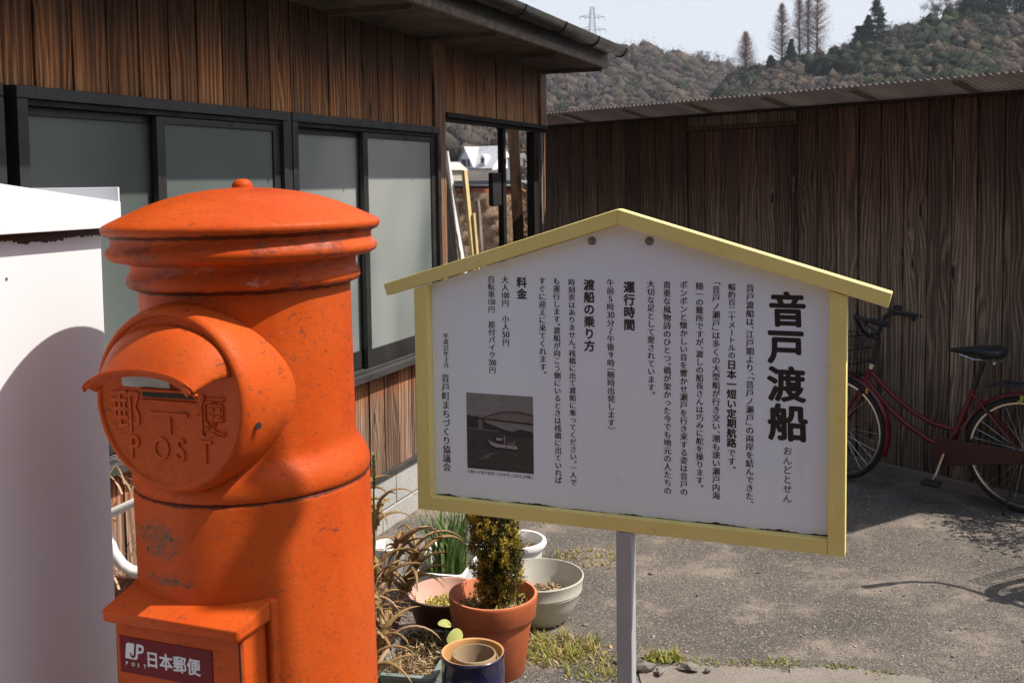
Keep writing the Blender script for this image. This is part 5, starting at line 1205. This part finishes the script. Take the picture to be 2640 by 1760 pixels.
# white bent pipes and a clay pot behind the post box
obj('white_pipe', MB().tube([(-1.10, 2.42, .0), (-1.10, 2.42, .80), (-1.06, 2.40, .845), (-.99, 2.36, .872), (-.862, 2.35, .932)], .0105, 12).mesh('white_pipe', M['whitepipe'], True, 50), label='upper white pipe slanting up behind the post box, cut off square', cat='pipe')
obj('white_pipe', MB().tube([(-1.02, 2.42, .99), (-.955, 2.36, .895), (-.925, 2.35, .812), (-.905, 2.35, .782), (-.885, 2.35, .768), (-.80, 2.35, .752), (-.66, 2.35, .745), (-.62, 2.35, .70), (-.62, 2.35, 0)], .0125, 12).mesh('white_pipe', M['whitepipe'], True, 50), label='lower white pipe bending down behind the post box', cat='pipe')
pot('clay_pot', (-1.12, 2.72, .0), [(.10, 0), (.14, .52), (.15, .56)], [(.135, .56), (.12, .5)], 'darkclay', 'tall brown pot in the gap between white cabinet and post box', soilz=.5, soilr=.12)
b = MB()
for i in range(60): blade(b, (-1.02+rng.normal(0, .05), 2.80+rng.normal(0, .05), .55+.006*i), rng.uniform(0, 6.28), .07, .006, .6, .8, 3)
b.tube([(-1.05, 2.78, .3), (-1.02, 2.8, .7), (-1.0, 2.8, .95)], [.004, .003, .001], 5)
obj('thorny_shrub', b.mesh('thorny_shrub', M['aloe_dry']), label='dry reddish twigs in the gap between cabinet and post box', cat='plant')

# ------------------------------------------------------------------ bicycles
def torus(R_, r_, seg=64, rs=8, flat=1.):
    b = MB()
    for i in range(seg):
        a = 2*pi*i/seg
        for k in range(rs): c = 2*pi*k/rs; q = R_+r_*cos(c); b.v.append((q*cos(a), r_*sin(c)*flat, q*sin(a)))
    for i in range(seg):
        for k in range(rs): b.f.append((i*rs+k, i*rs+(k+1) % rs, ((i+1) % seg)*rs+(k+1) % rs, ((i+1) % seg)*rs+k))
    return b
def bicycle(loc, rz, steer, label, group, lean_=0):
    t = empty('bicycle', loc, rz, label, 'bicycle', group, rot=(lean_, 0, rz))
    WR_ = .312; fh = Vector((.03, 0, WR_)); rh = Vector((1.055, 0, WR_))
    def wheel(name, c, par):
        w_ = part(name, torus(.290, .017, 72, 8), M['tyre'], par, True, loc=c)
        part('rim', torus(.272, .010, 72, 6, 1.2), M['chrome'], w_, True)
        b = MB()
        for i in range(32):
            a = 2*pi*i/32; hs = .030*(1 if i % 2 else -1); of = .5*(1 if i % 4 < 2 else -1)
            b.tube([(.022*cos(a+of), hs, .022*sin(a+of)), (.266*cos(a), 0, .266*sin(a))], .0011, 4, False)
        part('spokes', b, M['chrome'], w_, kind='stuff')
        part('hub', MB().tube([(0, -.045, 0), (0, .045, 0)], .018, 12), M['chrome'], w_, True)
    frp = lambda *a, **k: part(*a, **k)
    b = MB(); ht, hb = Vector((.228, 0, .680)), Vector((.190, 0, .572))
    b.tube([ht, hb], .0175, 12)
    b.tube([(.232, 0, .655), (.29, 0, .60), (.36, 0, .535), (.475, 0, .455), (.58, 0, .410), (.70, 0, .392)], .0135, 10)
    b.tube([(.205, 0, .610), (.27, 0, .53), (.35, 0, .45), (.45, 0, .375), (.56, 0, .315), (.665, 0, .275)], .0155, 10)
    b.tube([(.790, 0, .625), (.665, 0, .270)], .0150, 10)
    b.tube([(.665, -.035, .270), (.665, .035, .270)], .022, 12)
    for s_ in (-1, 1):
        b.tube([(.785, s_*.012, .605), (1.055, s_*.055, .318)], .0075, 8); b.tube([(.672, s_*.02, .270), (1.055, s_*.055, .308)], .0085, 8)
    part('frame', b, M['redframe'], t, True, angle=60)
    part('head_ring', MB().tube([ht, ht+Vector((.010, 0, .028))], .020, 12), M['chrome'], t, True)
    # everything that turns with the bars, about the head tube axis
    ax = (ht-hb).normalized(); R_ = Matrix.Translation(hb) @ Matrix.Rotation(steer, 4, ax) @ Matrix.Translation(-hb)
    def sp(name, b, m, sm=True, kind=None):
        b.v = [tuple(R_ @ Vector(v)) for v in b.v]; return part(name, b, m, t, sm, angle=60, kind=kind)
    b = MB(); b.tube([hb, hb+Vector((-.012, 0, -.03))], .022, 10)
    for s_ in (-1, 1): b.tube([hb+Vector((-.01, s_*.045, -.03)), (.12, s_*.048, .44), (.03, s_*.05, .312)], [.011, .010, .008], 8)
    b.tube([hb+Vector((-.01, -.05, -.03)), hb+Vector((-.01, .05, -.03))], .012, 8); sp('fork', b, M['redframe'])
    b = MB(); b.tube([ht, (.262, 0, .80), (.272, 0, .850)], .0125, 10); b.tube([(.272, 0, .85), (.235, 0, .865)], .014, 10); sp('stem', b, M['blackmetal'])
    hp = []
    for s_ in (-1, 1):
        pts = [(.235, 0, .865), (.233, s_*.05, .868), (.225, s_*.10, .900), (.222, s_*.15, .960), (.235, s_*.20, .985), (.30, s_*.255, .985), (.375, s_*.275, .978)]
        sp('handlebar', MB().tube(pts, .0112, 10), M['blackmetal'])
        sp('grip', MB().tube([(.375, s_*.275, .978), (.49, s_*.300, .968)], .0165, 12), M['tyre'])
        b = MB(); b.tube([(.345, s_*.268, .965), (.335, s_*.262, .945)], .012, 8); b.tube([(.33, s_*.26, .955), (.37, s_*.285, .945), (.445, s_*.30, .915)], .006, 6); sp('brake_lever', b, M['blackmetal'])
        sp('brake_cable', MB().tube([(.33, s_*.26, .955), (.24, s_*.2, 1.0), (.17, s_*.08, .93), (.17, 0, .80)], .0028, 5), M['blackmetal'])
    sp('bell', MB().lathe([(.020, -.008), (.027, 0), (.024, .014), (.012, .021), (.001, .023)], 16, (.262, .215, 1.012)), M['blackmetal'])
    b = MB()                      # wire basket
    x0, x1, y0, y1, z0, z1 = -.16, .15, -.17, .17, .62, .86
    for z_, k in ((z0, .82), (z0+.08, .88), (z0+.16, .94), (z1, 1.)):
        xa, xb, ya, yb_ = (x0+x1)/2-(x1-x0)/2*k, x1, y0*k, y1*k; b.tube([(xa, ya, z_), (xb, ya, z_), (xb, yb_, z_), (xa, yb_, z_), (xa, ya, z_)], .0035, 5)
    for k in range(14):
        y = y0+(y1-y0)*k/13; b.tube([(x0, y, z1), (x0+.04, y*.82, z0), (x1, y*.82, z0), (x1, y, z1)], .002, 4)
        x = x0+(x1-x0)*k/13
        for s_ in (-1, 1): b.tube([(x, s_*.17, z1), (max(x, x0+.04), s_*.14, z0)], .002, 4)
    sp('basket', b, M['blackmetal'], False, 'stuff')
    fwc = R_ @ fh
    wr = part('wheel', torus(.290, .017, 72, 8), M['tyre'], t, True, loc=fwc, rot=(0, 0, steer))
    part('rim', torus(.272, .010, 72, 6, 1.2), M['chrome'], wr, True)
    b = MB()
    for i in range(32):
        a = 2*pi*i/32; hs = .030*(1 if i % 2 else -1); of = .5*(1 if i % 4 < 2 else -1); b.tube([(.022*cos(a+of), hs, .022*sin(a+of)), (.266*cos(a), 0, .266*sin(a))], .0011, 4, False)
    part('spokes', b, M['chrome'], wr, kind='stuff'); part('hub', MB().tube([(0, -.045, 0), (0, .045, 0)], .018, 12), M['chrome'], wr, True)
    wheel('wheel', tuple(rh), t)
    def guard(c, a0, a1, m, R2=.326):
        b = MB(); n = 26
        for i in range(n+1):
            a = radians(a0+(a1-a0)*i/n)
            for yy, dr in ((-.026, -.012), (-.018, 0), (0, .004), (.018, 0), (.026, -.012)): b.v.append((c[0]+(R2+dr)*cos(a), yy, c[2]+(R2+dr)*sin(a)))
        for i in range(n):
            for k in range(4): o = i*5; b.f.append((o+k, o+k+1, o+k+6, o+k+5))
        return b
    sp('mudguard', guard(fh, -22, 118, 0), M['redframe'])
    g_ = guard(rh, 8, 165, 0); part('mudguard', g_, M['redframe'], t, True)
    sp('reflector', MB().box(.215, .230, -.029, -.024, .535, .565), M['reflector'], False)
    b = MB(); b.tube([(.815, 0, .70), (.790, 0, .625)], .0125, 10); b.tube([(.84, 0, .775), (.815, 0, .70)], .0125, 10); part('seat_post', b, M['blackmetal'], t, True)
    b = MB(); sec = [(0, .018, .012), (.06, .024, .02), (.12, .045, .03), (.17, .085, .038), (.22, .105, .04), (.255, .095, .034), (.27, .06, .02)]; sg = 14
    for x, w_, h_ in sec:
        for k in range(sg): a = 2*pi*k/sg; b.v.append((.675+x, w_*cos(a), .832+x*.02+.012*sin(x*9)+(h_*.55 if sin(a) > 0 else h_*1.3)*sin(a)))
    for i in range(len(sec)-1):
        for k in range(sg): b.f.append((i*sg+k, i*sg+(k+1) % sg, (i+1)*sg+(k+1) % sg, (i+1)*sg+k))
    b.f.append(tuple(range(sg))[::-1]); b.f.append(tuple((len(sec)-1)*sg+k for k in range(sg)))
    sdl = part('saddle', b, M['saddle'], t, True, angle=70)
    b = MB()
    for s_ in (-1, 1):
        b.tube([(.72, s_*.02, .812), (.80, s_*.025, .790), (.90, s_*.04, .80)], .004, 6)
        for k in range(4): b.lathe([(.013, 0), (.016, .004), (.013, .008)], 10, (.905, s_*.05, .780+k*.009), False, False)
    part('saddle_spring', b, M['chrome'], sdl, kind='stuff')
    b = MB()                      # rear carrier
    for s_ in (-1, 1): b.tube([(.87, s_*.03, .655), (.92, s_*.065, .678), (1.22, s_*.065, .682)], .005, 6); b.tube([(1.15, s_*.065, .680), (1.06, s_*.06, .325)], .004, 6)
    b.tube([(.87, -.03, .655), (.87, .03, .655)], .005, 6); b.tube([(1.22, -.065, .682), (1.22, .065, .682)], .005, 6)
    for x in (.95, 1.02, 1.09, 1.16): b.tube([(x, -.065, .680), (x, .065, .680)], .004, 6)
    b.tube([(.95, -.02, .680), (1.2, -.02, .682)], .0035, 6); b.tube([(.95, .02, .680), (1.2, .02, .682)], .0035, 6)
    part('carrier', b, M['blackmetal'], t, True)
    b = MB(); hull = [(.665+.075*cos(radians(a)), .275+.075*sin(radians(a))) for a in range(90, 271, 15)]+[(1.055+.035*cos(radians(a)), .31+.035*sin(radians(a))) for a in range(-90, 91, 20)]
    b.prism(hull, -.062, -.048); part('chain_case', b, M['maroon'], t, bev=.004)
    for s_, dz in ((-1, 1), (1, -1)):
        a_ = part('crank', MB().tube([(.665, s_*.07, .27), (.665-.05*dz, s_*.085, .27-.16*dz)], .008, 8), M['chrome'], t, True)
        part('pedal', MB().box(.615-.05*dz+.01, .665-.05*dz+.05, min(s_*.09, s_*.17), max(s_*.09, s_*.17), .262-.16*dz, .282-.16*dz), M['tyre'], a_, bev=.003)
    part('stand', MB().tube([(1.055, -.07, .30), (1.02, -.10, .16), (.99, -.14, .012), (1.03, -.15, .008)], .006, 8), M['blackmetal'], t, True)
    return t
sx, sy = cos(SHED[1]), sin(SHED[1])
def shed_to_world(X, Yl): return (SHED[0][0]+X*sx-Yl*sy, SHED[0][1]+X*sy+Yl*sx, 0)
rb = bicycle(shed_to_world(-.04, -.30), SHED[1]+radians(10), radians(-8), 'dark red step-through bicycle with black saddle leaning by the plank shed', 'bicycles parked in front of the shed')
rb.scale = (.93, .93, .93)
# the second bicycle stands just beyond the right edge of the view; its handlebar shadow falls on the asphalt
hx_, hy_ = 2.40, 3.90
fz = radians(-22.); fd = (sin(fz), cos(fz))      # facing
rz2 = atan2(-fd[1], -fd[0])                       # local x runs front to rear
lx = (cos(rz2), sin(rz2))
bicycle((hx_-lx[0]*.24, hy_-lx[1]*.24, 0), rz2, radians(-85), 'second bicycle parked just outside the right edge, casting a handlebar shadow', 'bicycles parked in front of the shed')

# unseen pole, inferred and shaped to cast the shade band on the post box
rp = empty('shade_pole', (1.076, 1.365, 0), radians(-9), 'assumed slim grey pole, unseen beyond the right edge, added to shade the post box', 'pole')
part('pole', MB().tube([(0, 0, 0), (0, 0, 3.205)], .0260, 16), M['grey_post'], rp, True, angle=50)
part('shade_block', MB().box(-.03, .03, .0, .050, 3.185, 3.305), M['grey_post'], rp, bev=.006)  # added block, shaped to widen the top of the cast shade

hz = MB().box(-260, 420, -60, 640, -1.2, 96)
hm = bpy.data.materials.new('haze'); hm.use_nodes = True; t_ = hm.node_tree; t_.nodes.clear()
pv = t_.nodes.new('ShaderNodeVolumePrincipled'); pv.inputs['Color'].default_value = (.86, .90, 1, 1); pv.inputs['Density'].default_value = .00018; pv.inputs['Anisotropy'].default_value = .2
ot = t_.nodes.new('ShaderNodeOutputMaterial'); t_.links.new(pv.outputs[0], ot.inputs['Volume'])
obj('haze', hz.mesh('haze', hm), kind='stuff', label='thin spring haze over the hills')

# an added, unseen bare shrub that dapples the asphalt with shade
r9 = random.Random(4); bs = empty('shade_shrub', (2.72, 4.80, 0), 0, 'added low twiggy bare shrub, unseen beyond the right edge, dappling the asphalt with shade', 'shrub')
b = MB(); tips = []
def twg(p, d, L_, r_, lv):
    q = p+d*L_; b.tube([p, q], [r_, r_*.6], 5, False); tips.append(q)
    if lv < 4:
        for _ in range(3): twg(q, (d+Vector((r9.gauss(0, .5), r9.gauss(0, .5), r9.gauss(.1, .35)))).normalized(), L_*.72, r_*.6, lv+1)
for _ in range(4): twg(Vector((r9.gauss(0, .05), r9.gauss(0, .05), 0)), Vector((r9.gauss(0, .2), r9.gauss(0, .2), 1)).normalized(), .24, .009, 0)
part('branches', b, M['twig'], bs)
C_ = np.repeat(np.array([tuple(q) for q in tips if q.z > .3]), 2, 0); C_ += rng.normal(0, .03, C_.shape); V, F = cards(C_, .022, aspect=1.6); bulk('leaves', V, F, M['weed'], bs, kind='stuff')
